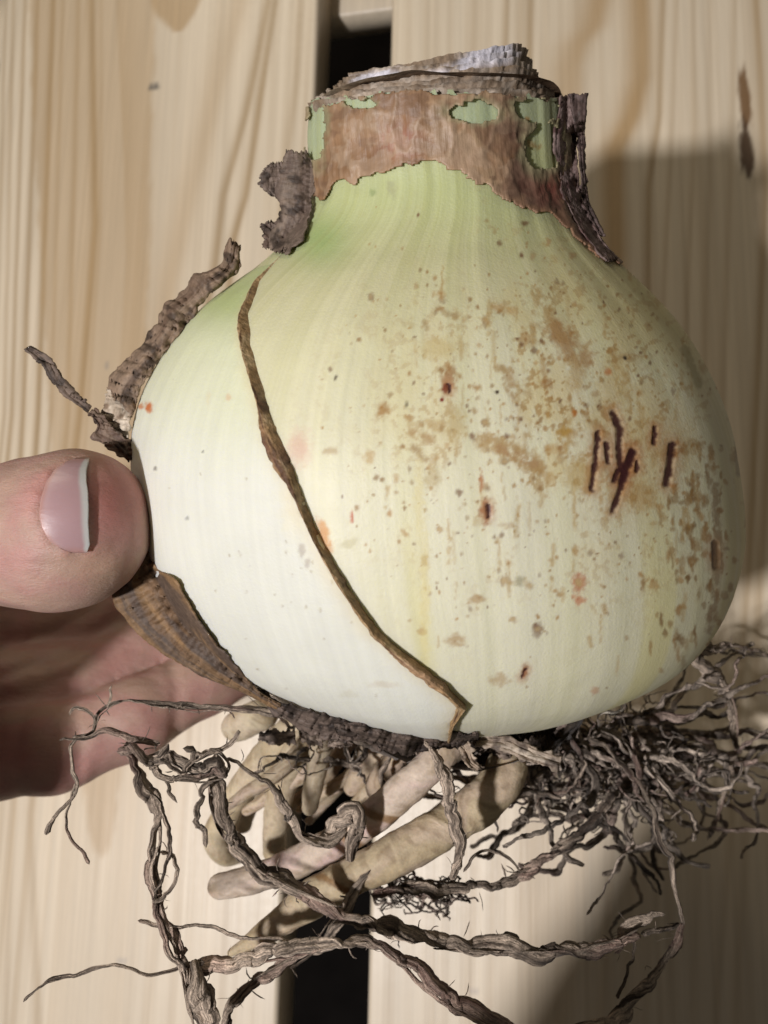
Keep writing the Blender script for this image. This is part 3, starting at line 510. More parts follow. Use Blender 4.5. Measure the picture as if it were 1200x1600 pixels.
flap('dry_flap', [(742, 1166), (780, 1172), (820, 1190), (872, 1202)], [(752, 1150), (790, 1150), (830, 1166), (878, 1184)], [(1, 1), (1, 1)], [.32, .25, .19], [.46, .39, .31], [.07, .05, .04], 311, .0013, 6, nl=80, fixdepth=[.15, .143, .142])

# ------------------------------------------------------------------ roots
th = np.linspace(-math.pi, math.pi, 72); rr_ = np.linspace(0.02, 1, 26); RG, TG = np.meshgrid(rr_, th, indexing='ij')
rg = fbm(np.stack([np.sin(TG) * RG * 9, np.cos(TG) * RG * 9, RG * 0], -1), 190, 4)
VB = bulb(np.full(RG.shape, -.0400), TG, 0., rs=RG * .025) - (to_world(AX) - to_world(np.zeros(3))) * (.0045 * (1 - RG ** 3) + (rg - .5) * .006)[..., None]
c = mixc(np.broadcast_to(np.array([.06, .042, .032]), RG.shape + (3,)).copy(), [.2, .15, .11], sstep(.45, .65, rg))
link('basal_plate', VB.reshape(-1, 3), grid_faces(*RG.shape), MAT['root'], bulb_o, c.reshape(-1, 3), np.zeros((VB.size // 3, 3)))

def tube(pts, w, seed, n=None, m=20, flat=.6, twist=5., ridge=.34, wob=1., rn=.5, raw=None):
    """pts [(x px, y px, depth m)], w px width(s) along it -> verts, faces, (along, round) """
    p = np.array([P(*q) for q in pts]) if raw is None else raw; ln = np.linalg.norm(np.diff(p, axis=0), axis=1).sum(); n = n or int(np.clip(ln / .00042, 16, 420)); q = resample(p, n)
    k = np.linspace(0, 1, n)
    if m > 20:
        k = (1 - np.cos(np.pi * k)) / 2 * .35 + k * .65; q = np.stack([np.interp(k, np.linspace(0, 1, n), q[:, a]) for a in range(3)], -1)
    s = k * ln
    q = q + (np.stack([n2(s * 220, s * 0 + a * 9, seed + a, 2) for a in range(3)], -1) - .5) * .0022 * wob * np.clip(np.minimum(k, 1 - k) * 8, 0, 1)[:, None] + (np.stack([n2(s * 900, s * 0 + a * 9, seed + 30 + a, 2) for a in range(3)], -1) - .5) * .0007 * wob
    T = np.gradient(q, axis=0); T /= np.linalg.norm(T, axis=1, keepdims=True) + 1e-12; view = q - CAMPOS; view /= np.linalg.norm(view, axis=1, keepdims=True)
    A = np.cross(T, np.array([.31, .52, .8]) if abs(T[:, 2]).mean() < .8 else np.array([1., .2, 0])); A /= np.linalg.norm(A, axis=1, keepdims=True) + 1e-12; B = np.cross(T, A)
    dep = proj(q)[2]; ww = np.interp(k, np.linspace(0, 1, len(w)), w) if np.ndim(w) else np.full(n, float(w)); R = ww * (.46 if m > 20 else .35) * dep / F
    R = R * (1 - rn * .5 + rn * n2(s * 420, s * 0, seed + 5, 3)); _e = np.clip((1 - k) * ln / (R + 1e-9), 0, 1); _b = np.clip(k * ln / (R + 1e-9), 0, 1); R = R * (np.sqrt(_e * (2 - _e)) * .98 + .02) * (np.sqrt(_b * (2 - _b)) * .85 + .15)
    ph = np.linspace(0, 2 * math.pi, m, endpoint=False); S, PH = np.meshgrid(s, ph, indexing='ij'); tw = (twist * S / .03 + 4 * n2(S * 120, S * 0, seed + 6, 2))
    cx = np.cos(PH); sx = np.sin(PH) * flat
    rd = 1 + ridge * (noise(np.stack([np.cos(PH) * 1.9 + 5, np.sin(PH) * 1.9, S * 130], -1), seed + 7) - .5) * 2 + ridge * .5 * (noise(np.stack([np.cos(PH) * 3, np.sin(PH) * 3, S * 700], -1), seed + 8) - .5) * 2 + ridge * .9 * (noise(np.stack([np.cos(PH) * 4.2 + 9, np.sin(PH) * 4.2, S * 170], -1), seed + 9) - .5) * 2
    x = (cx * np.cos(tw) - sx * np.sin(tw)) * rd; y = (cx * np.sin(tw) + sx * np.cos(tw)) * rd
    Vt = q[:, None] + (A[:, None] * x[..., None] + B[:, None] * y[..., None]) * R[:, None, None]
    return Vt.reshape(-1, 3), np.vstack([grid_faces(n, m, True), np.stack([np.zeros(m - 2, int), np.arange(1, m - 1), np.arange(2, m), np.arange(2, m)], -1)[:0]]), S.ravel(), PH.ravel()
def dry_colour(S, PH, seed, light=1., tint=(1, 1, 1)):
    a = fbm(np.stack([np.cos(PH) * 2.4, np.sin(PH) * 2.4, S * 130], -1), seed + 20, 3); b = noise(np.stack([S * 60, S * 0, S * 0], -1), seed + 21)
    c = mixc(np.broadcast_to(np.array([.055, .038, .027]), (len(S), 3)).copy(), [.46, .365, .28], sstep(.30, .62, a * .8 + b * .2)); c = mixc(c, [.3, .17, .14], .35 * sstep(.7, .85, noise(np.stack([S * 90, S * 0 + 5, S * 0], -1), seed + 22)))
    return c * light * 1.5 * np.array(tint)
_sd = [1000]; rp = np.random.default_rng(5)
def dry_root(paths, light=1., name='dry_root', tint=(1, 1, 1), label=None, kind=None, rope=True, **kw):
    VV, FF, CC, SS_ = [], [], [], []; n0 = 0
    if rope:
        extra = []
        for pts, w in list(paths):
            p = np.array([P(*q) for q in pts]); ln = np.linalg.norm(np.diff(p, axis=0), axis=1).sum(); n = max(int(ln / .0012), 10); q = resample(p, n); k = np.linspace(0, 1, n); wv = np.interp(k, np.linspace(0, 1, len(w)), w) if np.ndim(w) else np.full(n, float(w))
            if wv.mean() < 13: continue
            T = np.gradient(q, axis=0); T /= np.linalg.norm(T, axis=1, keepdims=True); A = np.cross(T, [.31, .52, .8]); A /= np.linalg.norm(A, axis=1, keepdims=True); B = np.cross(T, A); R = wv * .36 * proj(q)[2] / F
            for j in range(2):
                a0, a1 = sorted(rp.uniform(0, 1, 2)); a1 = min(a0 + .3 + a1 * .5, 1.); ii = (k >= a0) & (k <= a1)
                if ii.sum() < 6: continue
                ph = rp.uniform(0, 6.28) + k * ln / rp.uniform(.009, .02) * rp.choice([-1, 1]); rr_ = R * rp.uniform(.75, 1.25)
                extra.append((q + A * (np.cos(ph) * rr_)[:, None] + B * (np.sin(ph) * rr_)[:, None] * .8, wv.mean() * rp.uniform(.18, .34), ii))
            for j in range(int(ln / .0022)):
                i = rp.integers(1, n - 1); d_ = A[i] * rp.normal() + B[i] * rp.normal() + T[i] * rp.normal() * 1.2; d_ /= np.linalg.norm(d_); l_ = rp.uniform(.0008, .0032); st_ = q[i] + d_ * R[i] * .6
                extra.append((np.array([st_, st_ + d_ * l_ * .5 + rp.normal(size=3) * .0003, st_ + d_ * l_ + rp.normal(size=3) * .0006]), rp.uniform(1.5, 4.), None))
        for q, w, ii in extra:
            _sd[0] += 31; v_, f_, S, PH = tube(None, w, _sd[0], raw=q if ii is None else q[ii], m=5 if ii is None else 9, n=5 if ii is None else None, wob=.3); VV.append(v_); FF.append(f_ + n0); n0 += len(v_); CC.append(dry_colour(S, PH, _sd[0], light * 1.1, tint)); SS_.append(np.stack([PH / 6.28 * 3, S, S * 0], -1))
    for pts, w in paths:
        _sd[0] += 31; v_, f_, S, PH = tube(pts, w, _sd[0], **kw); VV.append(v_); FF.append(f_ + n0); n0 += len(v_); CC.append(dry_colour(S, PH, _sd[0], light * (rp.uniform(.5, 1.7) if kind else 1.), tint)); SS_.append(np.stack([PH / 6.28 * 3, S, S * 0], -1))
    o = link(name, np.vstack(VV), np.vstack(FF), MAT['root'], bulb_o, np.vstack(CC), np.vstack(SS_))
    if label: o['label'] = label
    if kind: o['kind'] = kind
    return o
def dd(pts, d0, d1=None):                   # add depth along a pixel path
    d1 = d0 if d1 is None else d1; n = len(pts); return [(x, y, d0 + (d1 - d0) * i / max(n - 1, 1)) for i, (x, y) in enumerate(pts)]
def fleshy_root(pts, w, seed, base=(.60, .50, .36), pink=.5, bands=(), dirt=.4):
    v_, f_, S, PH = tube(pts, w, seed, m=26, flat=.92, twist=.6, ridge=.04, wob=.18, rn=.10); ln = S.max(); k = S / ln
    c = np.broadcast_to(np.array(base), (len(S), 3)).copy(); a = fbm(np.stack([np.cos(PH) * 1.2, np.sin(PH) * 1.2, S * 90], -1), seed + 1, 3)
    c = mixc(c, [.58, .42, .38], pink * sstep(.45, .7, a)); c = mixc(c, [.40, .30, .17], .5 * sstep(.5, .75, fbm(np.stack([np.cos(PH), np.sin(PH), S * 220], -1), seed + 2, 4)))
    c = mixc(c, [.22, .15, .09], dirt * sstep(.62, .75, noise(np.stack([np.cos(PH) * 5, np.sin(PH) * 5, S * 700], -1), seed + 3)))
    for kb, wb in bands: c = mixc(c, [.22, .12, .045], .85 * (1 - sstep(.5, 1, np.abs(k - kb + .05 * np.sin(PH + 1) + .02 * (a - .5)) / wb)))
    return link('fleshy_root', v_, f_, MAT['fleshy'], bulb_o, c, np.stack([PH / 6.28 * 3, S, S * 0], -1))
fleshy_root([(800, 1170, .158), (785, 1215, .155), (690, 1295, .153), (600, 1345, .152), (520, 1385, .153), (460, 1425, .154), (400, 1465, .155), (356, 1492, .156)], [76, 78, 74, 70, 66, 62, 44, 10], 501, (.47, .375, .24), .25, [(.62, .02)], .5)
fleshy_root([(720, 1155, .156), (680, 1190, .153), (630, 1235, .154), (580, 1280, .156), (500, 1330, .161), (420, 1365, .164), (360, 1382, .165), (326, 1386, .166)], [58, 62, 60, 56, 54, 52, 50, 40], 511, (.56, .455, .36), .8, [(.36, .025), (.5, .03)], .35)
fleshy_root([(490, 1120, .178), (440, 1155, .182), (395, 1210, .187), (355, 1270, .19), (338, 1310, .192), (352, 1336, .194), (385, 1330, .198)], [54, 56, 54, 52, 48, 44, 30], 521, (.52, .43, .29), .15)
fleshy_root([(500, 1130, .176), (465, 1170, .179), (440, 1230, .182), (430, 1290, .184), (428, 1345, .186)], [50, 52, 50, 48, 34], 531, (.50, .41, .28), .15)
fleshy_root([(520, 1140, .172), (505, 1165, .173), (492, 1215, .175), (482, 1274, .176)], [40, 38, 36, 24], 541, (.52, .43, .30), .1)
fleshy_root([(430, 1110, .19), (400, 1120, .192), (370, 1135, .195), (350, 1140, .197)], [56, 56, 54, 40], 551, (.55, .47, .33), .2)
fleshy_root([(470, 1140, .192), (420, 1200, .198), (385, 1260, .203), (375, 1300, .205)], [44, 46, 44, 34], 561, (.58, .50, .38), .2)
fleshy_root([(640, 1150, .175), (590, 1180, .178), (560, 1215, .18), (545, 1240, .182)], [40, 42, 40, 28], 571, (.48, .38, .27), .3, [], .6)
fleshy_root([(650, 1160, .168), (612, 1195, .17), (588, 1225, .172), (600, 1258, .174)], [38, 40, 40, 30], 575, (.42, .32, .23), .3, [], .6)
fleshy_root([(860, 1160, .175), (820, 1200, .18), (760, 1240, .184), (700, 1270, .188), (640, 1310, .19)], [52, 54, 52, 48, 30], 581, (.40, .32, .22), .3, [], .6)
fleshy_root([(900, 1150, .19), (960, 1200, .205), (1040, 1230, .215), (1120, 1240, .225)], [50, 46, 40, 24], 591, (.42, .35, .25), .2, [], .6)

rf = np.random.default_rng(4)
for k_ in range(7):                         # packed stubs between the larger ones
    x0 = 480 + k_ * 24; y0 = 1140 + rf.uniform(0, 14); l_ = rf.uniform(130, 210); an = rf.uniform(1.7, 2.25); d0 = rf.uniform(.172, .186); w_ = rf.uniform(20, 30)
    fleshy_root([(x0, y0, d0), (x0 + math.cos(an) * l_ * .35, y0 + math.sin(an) * l_ * .35, d0 + .002), (x0 + math.cos(an + .15) * l_ * .7, y0 + math.sin(an + .15) * l_ * .7, d0 + .005), (x0 + math.cos(an + .2) * l_, y0 + math.sin(an + .2) * l_, d0 + .009)], [w_, w_, w_ * .9, w_ * .55], 610 + k_ * 7, np.array([.46, .37, .255]) * rf.uniform(.6, 1.1), .3, [], .7)
# dry roots, the main ones one by one
dry_root([(dd([(664, 1158), (684, 1186), (698, 1222), (700, 1262), (714, 1300), (716, 1344), (706, 1376)], .140), [20, 34, 28, 30, 38, 34, 16])], 1.15, flat=.5, label='flattened pale dry root hanging in the middle')
dry_root([(dd([(338, 1178), (334, 1222), (350, 1282), (388, 1336), (440, 1376), (505, 1414), (585, 1444), (690, 1468), (790, 1480), (890, 1488), (960, 1476), (1000, 1458)], .139, .148), [30, 32, 34, 34, 34, 38, 40, 38, 38, 36, 30, 20])], 1.1, label='longest dry root, sweeping right across the bottom')
dry_root([(dd([(196, 1160), (216, 1206), (236, 1250), (246, 1300), (236, 1362), (250, 1420), (276, 1480), (300, 1545), (322, 1605)], .137), [22, 28, 26, 24, 26, 28, 30, 36, 42]),
          (dd([(240, 1240), (260, 1280), (264, 1330), (250, 1390), (246, 1430), (268, 1480), (290, 1520)], .135), 11), (dd([(252, 1330), (272, 1356), (258, 1396), (236, 1410)], .135), 9)], 1.1, label='twisted pair of dry root strands hanging at the left')
dry_root([(dd([(36, 1566), (54, 1546), (110, 1528), (180, 1508), (232, 1520), (280, 1512), (320, 1504)], .136), [7, 9, 9, 10, 10, 12, 14])], 1.1, wob=.5, label='thin dry root reaching the lower left corner')
dry_root([(dd([(306, 1512), (370, 1500), (450, 1484), (520, 1468), (566, 1466), (612, 1484), (668, 1528), (730, 1572), (806, 1612)], .138), [44, 36, 34, 30, 28, 34, 36, 34, 30])], 1.15, label='knobbly dry root forking below the thick fleshy ones')
dry_root([(dd([(302, 1500), (312, 1540), (324, 1580), (330, 1612)], .136), [30, 44, 48, 44])], 1.0)
dry_root([(dd([(214, 1438), (262, 1444), (330, 1444), (372, 1464), (430, 1470), (480, 1478)], .138), [8, 10, 10, 9, 10, 8])], 1.2, wob=.5)
dry_root([(dd([(352, 1612), (364, 1570), (398, 1534), (446, 1508), (500, 1470), (548, 1400), (580, 1352)], .142, .15), [26, 28, 24, 20, 22, 26, 20])], 1.0)
dry_root([(dd([(470, 1118), (420, 1110), (370, 1106), (300, 1106), (240, 1100), (190, 1096), (160, 1116), (142, 1146), (112, 1152)], .147, .140), [26, 22, 18, 16, 14, 9, 8, 9, 7]), (dd([(172, 1104), (180, 1086), (176, 1070)], .14), [7, 6, 3]), (dd([(150, 1130), (130, 1106), (112, 1108), (108, 1118)], .14), [7, 6, 6, 4])], .95, wob=.6, label='dry root running left from the base over the hand')
dry_root([(dd([(92, 1156), (130, 1150), (170, 1142), (206, 1150), (250, 1164)], .138), [6, 14, 16, 14, 12]), (dd([(124, 1150), (112, 1164), (112, 1200), (118, 1222), (96, 1262), (72, 1304)], .138), [8, 9, 11, 12, 16]), (dd([(120, 1220), (104, 1270), (106, 1306), (140, 1350)], .138), [8, 6, 7, 7])], 1.05, wob=.6, label='forked dry root end dangling in front of the fingers')
dry_root([(dd([(186, 1172), (206, 1166), (240, 1184), (262, 1178), (300, 1196), (340, 1180), (352, 1200), (318, 1214), (280, 1212), (232, 1196)], .136), [22, 24, 26, 26, 26, 24, 22, 20, 18, 14]), (dd([(250, 1200), (262, 1230), (276, 1256)], .136), [14, 12, 12]), (dd([(296, 1190), (310, 1172), (330, 1166), (356, 1162), (372, 1140)], .136), [16, 14, 12, 12, 8]), (dd([(336, 1216), (318, 1240), (306, 1280), (320, 1326)], .137), [10, 10, 12, 14]), (dd([(262, 1166), (244, 1192), (270, 1210), (298, 1186), (284, 1168)], .134), 12)], .85, wob=1.6, label='knotted clump of dry root strands at the left')
dry_root([(dd([(352, 1186), (404, 1206), (424, 1220), (446, 1262), (476, 1304), (512, 1308), (540, 1290)], .141, .147), [8, 10, 14, 24, 22, 24, 20])], 1.1)
dry_root([(dd([(500, 1310), (530, 1284), (552, 1270), (548, 1330), (546, 1346)], .147), [30, 40, 44, 30, 14])], 1.2, ridge=.5)
dry_root([(dd([(580, 1400), (640, 1388), (704, 1386), (770, 1386), (824, 1358), (880, 1316), (932, 1284), (960, 1240)], .150, .17), [20, 26, 26, 24, 28, 26, 30, 26])], 1.0)
dry_root([(dd([(724, 1362), (738, 1340), (766, 1330), (796, 1342), (814, 1364)], .148), [8, 8, 8, 8, 6])], .7, wob=.4)
dry_root([(dd([(920, 1150), (970, 1190), (1006, 1250), (1036, 1308), (1050, 1370), (1066, 1446)], .16, .152), [14, 14, 12, 12, 12, 12])], .8)
dry_root([(dd([(1068, 1442), (1044, 1486), (1012, 1540), (970, 1584), (900, 1616)], .152, .145), [14, 26, 28, 40, 46])], .95, label='dry root leaving through the lower right edge')
dry_root([(dd([(1004, 1460), (1030, 1446), (1062, 1444)], .149, .152), [18, 12, 10]), (dd([(990, 1470), (980, 1520), (966, 1560)], .15), [10, 10, 8]), (dd([(960, 1490), (980, 1450), (1010, 1436), (1040, 1430)], .151), [20, 24, 18, 8])], .8)
dry_root([(dd([(1070, 1000), (1100, 1040), (1132, 1078), (1152, 1140), (1142, 1210), (1118, 1280), (1106, 1310)], .17, .20), [20, 40, 20, 12, 12, 10, 8])], 1.0)
dry_root([(dd([(1080, 1020), (1130, 1010), (1180, 1018), (1230, 1030)], .175, .20), [26, 14, 10, 8])], 1.0)
dry_root([(dd([(420, 1090), (470, 1112), (520, 1140), (570, 1160), (620, 1168)], .147, .150), [16, 24, 22, 20, 12])], .55)
# the finer fibres of the right-hand bunch
rt = np.random.default_rng(21)
def fibre(x, y, d, n, step, ang, curl, w):
    pts = [(x, y, d)]; a = ang
    for _ in range(n):
        a += rt.normal() * curl; x += math.cos(a) * step; y += math.sin(a) * step * .8; d = float(np.clip(d + rt.normal() * .003, .15, .235)); pts.append((x, y, d))
    return pts, np.linspace(w, w * .5, n + 1)
for k in range(46):
    x = rt.uniform(780, 1010); y = 1140 - abs(x - 860) * .12 + rt.uniform(0, 30); ang = rt.uniform(.1, 2.0)
    dry_root([fibre(x, y, rt.uniform(.165, .195), rt.integers(6, 12), rt.uniform(22, 40), ang, .55, rt.uniform(11, 26))], rt.uniform(.6, 1.6), name='fibrous_root', m=9, rope=False, tint=(.95, .98, 1.02))
for k in range(16):
    dry_root([fibre(rt.uniform(540, 900), rt.uniform(1150, 1170), rt.uniform(.16, .19), rt.integers(5, 9), rt.uniform(18, 34), rt.uniform(.6, 2.6), .5, rt.uniform(9, 18))], rt.uniform(.5, 1.2), name='fibrous_root', m=9, rope=False)
for k in range(26):
    dry_root([fibre(rt.uniform(930, 1050), rt.uniform(1110, 1190), rt.uniform(.18, .21), rt.integers(7, 12), rt.uniform(24, 40), rt.uniform(-.1, 1.3), .45, rt.uniform(10, 22))], rt.uniform(.6, 1.3), name='fibrous_root', m=9, rope=False, tint=(.95, .98, 1.02))
tang = []
for k in range(170):
    x = 930 + 70 * float(np.clip(rt.normal(), -1.5, 1.5)); y = 1195 + 45 * float(np.clip(rt.normal(), -1.5, 1.3)); tang.append(fibre(x, y, rt.uniform(.17, .215), rt.integers(5, 11), rt.uniform(10, 20), rt.uniform(0, 6.28), .9, rt.uniform(4, 9)))
for k in range(50):
    x = rt.uniform(585, 705); y = 1392 + rt.normal() * 6; tang.append(fibre(x, y, rt.uniform(.165, .185), rt.integers(4, 8), rt.uniform(10, 18), rt.uniform(0, 6.28), .9, rt.uniform(5, 10)))
for k in range(70):
    x = rt.uniform(420, 900); y = rt.normal(1165, 12); tang.append(fibre(x, y, rt.uniform(.155, .185), rt.integers(4, 8), rt.uniform(10, 18), rt.uniform(0, 6.28), .9, rt.uniform(5, 11)))
dry_root(tang, 1.0, name='root_tangle', kind='stuff', m=6, rope=False, tint=(.95, .98, 1.03))

# ------------------------------------------------------------------ the hand: one continuous skin from a smooth union of tapered limbs
def J(x, y, d): return np.array([(x - CX) / F * d, -(y - CY) / F * d, -d])
def limb(pp, a, b, ra, rb):
    ab = b - a; t = np.clip(((pp - a) @ ab) / (ab @ ab), 0, 1); return np.linalg.norm(pp - a - t[..., None] * ab, axis=-1) - (ra + (rb - ra) * t)
def smin(a, b, k):
    h = np.clip(.5 + .5 * (b - a) / k, 0, 1); return b + (a - b) * h - k * h * (1 - h)
def chain(pp, js, k):
    d = None
    for (a, ra), (b, rb) in zip(js[:-1], js[1:]):
        e = limb(pp, a, b, ra, rb); d = e if d is None else smin(d, e, k)
    return d
mm = .001
WR = (J(-760, 1050, .222), 21 * mm)
def hand_sdf(pp):
    th_ = chain(pp, [(J(-430, 1010, .205), 17 * mm), (J(-230, 900, .178), 13.2 * mm), (J(-62, 851, .1505), 10.9 * mm), (J(60, 832, .1385), 11.4 * mm), (J(112, 820, .1345), 10.7 * mm)], .004)
    th_ = smin(th_, np.linalg.norm(pp - J(104, 842, .1345), axis=-1) - 10.9 * mm, .004)
    th_ = smin(th_, np.linalg.norm(pp - J(128, 806, .1335), axis=-1) - 9.6 * mm, .004)
    ix = chain(pp, [(J(-120, 890, .208), 12 * mm), (J(130, 850, .224), 10 * mm), (J(330, 820, .232), 9 * mm), (J(480, 800, .234), 7.8 * mm)], .003)
    md = chain(pp, [(J(-110, 985, .208), 12 * mm), (J(150, 965, .220), 10.2 * mm), (J(340, 940, .229), 9 * mm), (J(490, 920, .230), 8 * mm)], .003)
    rg_ = chain(pp, [(J(-120, 1075, .203), 11.5 * mm), (J(120, 1072, .207), 10 * mm), (J(270, 1010, .219), 9 * mm), (J(440, 985, .224), 7.8 * mm)], .003)
    pk = chain(pp, [(J(-260, 1175, .200), 12.5 * mm), (J(-60, 1186, .194), 10.6 * mm), (J(90, 1168, .194), 9.6 * mm), (J(210, 1122, .199), 8.9 * mm), (J(320, 1062, .208), 8.0 * mm), (J(430, 1020, .216), 6.8 * mm)], .003)
    fing = smin(smin(ix, md, .0025), smin(rg_, pk, .0018), .0025)
    pal = None  # palm; its out-of-view heel and thumb-base bulges are shaped to shade it
    for js in ([(J(-120, 890, .208), 12.5 * mm), (J(-700, 1000, .222), 16 * mm)], [(J(-110, 985, .208), 13 * mm), (J(-720, 1040, .222), 17 * mm)], [(J(-120, 1075, .203), 12.5 * mm), (J(-720, 1075, .222), 17 * mm)], [(J(-260, 1175, .200), 13 * mm), (J(-700, 1110, .222), 17 * mm)], [(J(-430, 1010, .205), 18 * mm), (J(-720, 1040, .222), 18 * mm)], [(J(-230, 900, .182), 11 * mm), (J(-60, 940, .205), 9 * mm)], [(J(-640, 1130, .205), 19 * mm), (J(-360, 1220, .165), 16 * mm)], [(J(-360, 1220, .165), 16 * mm), (J(-190, 1190, .186), 12 * mm)], [(J(-420, 1230, .165), 17 * mm), (J(-255, 1300, .150), 11 * mm)], [(J(-520, 1070, .20), 18 * mm), (J(-260, 1060, .160), 15 * mm)], [(J(-260, 1060, .160), 15 * mm), (J(-240, 940, .166), 12 * mm)],
               [(J(-720, 1050, .222), 20 * mm), (J(-900, 1060, .226), 21 * mm), ], [(J(-740, 1075, .222), 20 * mm), (J(-920, 1090, .226), 22 * mm)], [(J(-900, 1070, .226), 22 * mm), (J(-1500, 1110, .235), 31 * mm)]):
        e = chain(pp, js, .004); pal = e if pal is None else smin(pal, e, .009)
    d = smin(smin(fing, pal, .007), th_, .006)
    return d
def surface_nets(f, lo, hi, h):
    ax = [np.arange(lo[k], hi[k] + h, h) for k in range(3)]; G = np.stack(np.meshgrid(*ax, indexing='ij'), -1); vol = np.empty(G.shape[:3], np.float32)
    for i in range(0, G.shape[0], 24): vol[i:i + 24] = f(G[i:i + 24])
    nx, ny, nz = vol.shape; ins = vol < 0
    cnt = sum(ins[a:nx - 1 + a, b:ny - 1 + b, c:nz - 1 + c].astype(np.int8) for a in (0, 1) for b in (0, 1) for c in (0, 1)); act = (cnt > 0) & (cnt < 8); I = np.argwhere(act); idx = np.full(act.shape, -1, np.int64); idx[act] = np.arange(len(I))
    acc = np.zeros((len(I), 3)); n = np.zeros(len(I)); cor = [(a, b, c) for a in (0, 1) for b in (0, 1) for c in (0, 1)]
    val = {q: vol[I[:, 0] + q[0], I[:, 1] + q[1], I[:, 2] + q[2]] for q in cor}
    for q in cor:
        for k in range(3):
            if q[k] == 0:
                r = list(q); r[k] = 1; r = tuple(r); a = val[q]; b = val[r]; m = (a < 0) != (b < 0); t = np.where(m, a / np.where(m, a - b, 1), 0); p = np.tile(np.array(q, float), (len(I), 1)); p[:, k] = t; acc[m] += p[m]; n[m] += 1
    Vv = (I + acc / n[:, None]) * h + np.array([a[0] for a in ax]); Q = []
    for k in range(3):
        s0 = [slice(None)] * 3; s1 = [slice(None)] * 3; s0[k] = slice(0, -1); s1[k] = slice(1, None); ch = ins[tuple(s0)] != ins[tuple(s1)]; E = np.argwhere(ch); o1, o2 = [(1, 2), (2, 0), (0, 1)][k]
        ok = (E[:, o1] > 0) & (E[:, o2] > 0) & (E[:, o1] < act.shape[o1]) & (E[:, o2] < act.shape[o2]); E = E[ok]; w = ins[tuple(s0)][tuple(E.T)]
        def cell(d1, d2): c = E.copy(); c[:, o1] -= d1; c[:, o2] -= d2; return idx[tuple(c.T)]
        q = np.stack([cell(0, 0), cell(1, 0), cell(1, 1), cell(0, 1)], -1); q[~w] = q[~w][:, ::-1]; Q.append(q)
    Q = np.vstack(Q); Q = Q[(Q >= 0).all(1)]; return Vv, Q
lo = np.array([-.27, -.104, -.275]); hi = np.array([-.012, .022, -.118])
HV, HF = surface_nets(hand_sdf, lo, hi, .0015)
# project the vertices a little closer to the true surface, then colour
gr = np.stack([(hand_sdf(HV + e) - hand_sdf(HV - e)) / .0006 for e in np.eye(3) * .0003], -1); gr /= np.linalg.norm(gr, axis=1, keepdims=True) + 1e-9; HV = HV - gr * hand_sdf(HV)[:, None]
NAIL_L = np.array([(716, 122), (722, 104), (735, 86), (755, 73), (780, 65), (805, 62), (825, 66), (845, 78), (858, 96), (864, 116)], float)
NAIL_R = np.array([(716, 143), (735, 137), (755, 134), (780, 135), (805, 139), (830, 142), (850, 141), (864, 134)], float)
W = to_world(HV); u, v, dep = proj(W); facing = gr[:, 2] > .1
inn = facing & (dep < .15)
xl = np.interp(v, NAIL_L[:, 0], NAIL_L[:, 1], left=1e4, right=1e4); xr = np.interp(v, NAIL_R[:, 0], NAIL_R[:, 1], left=-1e4, right=-1e4)
dn = np.minimum(np.minimum(u - xl, xr - u), np.minimum(v - 716, 864 - v) * 1.0)
dn = np.where(inn, dn, -1e4)
disp = -.0006 * sstep(-3, 4, dn) * sstep(140, 100, u) + .00045 * np.exp(-((dn + 9) / 6.) ** 2) * (u < 138)
for pts_, w_, dpt, near in [([(-20, 1016), (90, 985), (150, 948)], 9, .0007, 0), ([(-20, 1060), (110, 1018), (190, 962)], 9, .0008, 0), ([(-20, 1100), (60, 1076), (120, 1050), (200, 1002)], 9, .0007, 0), ([(-20, 1140), (70, 1110), (150, 1070)], 8, .0005, 0), ([(262, 1030), (278, 1080), (274, 1160)], 9, .0006, 0), ([(112, 1108), (126, 1160), (118, 1226)], 9, .0006, 0), ([(100, 1110), (112, 1160), (106, 1222)], 7, .0004, 0), ([(34, 1120), (28, 1180), (34, 1250)], 8, .0004, 0),
                            ([(18, 770), (8, 800), (10, 850), (20, 900)], 8, .00035, 1), ([(0, 770), (-8, 810), (-6, 860), (6, 910)], 8, .0004, 1), ([(30, 790), (24, 830), (30, 880)], 7, .00025, 1), ([(150, 888), (172, 868), (190, 838)], 7, .0003, 1), ([(60, 880), (100, 890), (150, 880)], 7, .0002, 1)]:
    wv = 5 * (n2(u / 30, v / 30, 331) - .5); disp = disp - dpt * np.exp(-(seg_dist(u + wv, v + wv, pts_) / w_) ** 2) * facing * ((dep < .155) if near else (dep > .165))
disp = disp + .0006 * (fbm(HV * 230, 333, 3) - .5)
HV = HV + gr * disp[:, None]; W = to_world(HV)
c = np.broadcast_to(np.array([.41, .25, .21]), (len(HV), 3)).copy()
mt = fbm(np.stack([u / 60, v / 60, dep * 300], -1), 301, 3); c = mixc(c, [.44, .215, .19], .5 * sstep(.4, .7, mt)); c = mixc(c, [.43, .295, .215], .5 * sstep(.6, .35, mt))
tipd = np.exp(-(((u - 178) / 42) ** 2 + ((v - 775) / 65) ** 2)); c = mixc(c, [.36, .125, .105], .85 * tipd * (dep < .15))
c = mixc(c, [.50, .36, .235], .5 * np.exp(-(((u - 150) / 40) ** 2 + ((v - 885) / 30) ** 2)) * (dep < .15)); c = mixc(c, [.42, .18, .155], .5 * np.exp(-((dn + 8) / 8.) ** 2) * (dep < .15))
c = mixc(c, [.42, .19, .16], .5 * np.exp(-(((u - 40) / 70) ** 2 + ((v - 1195) / 35) ** 2)) * (dep > .16))
hb = to_world(J(-300, 1030, .2)) ; hand = link('hand', W, HF, MAT['skin'], None, c, np.zeros((len(W), 3)), base=hb)
tag(hand, 'bare left hand with the thumb pressed on the bulb and fingers curled behind it', 'hand'); hand['_base'] = tuple(float(q) for q in hb)
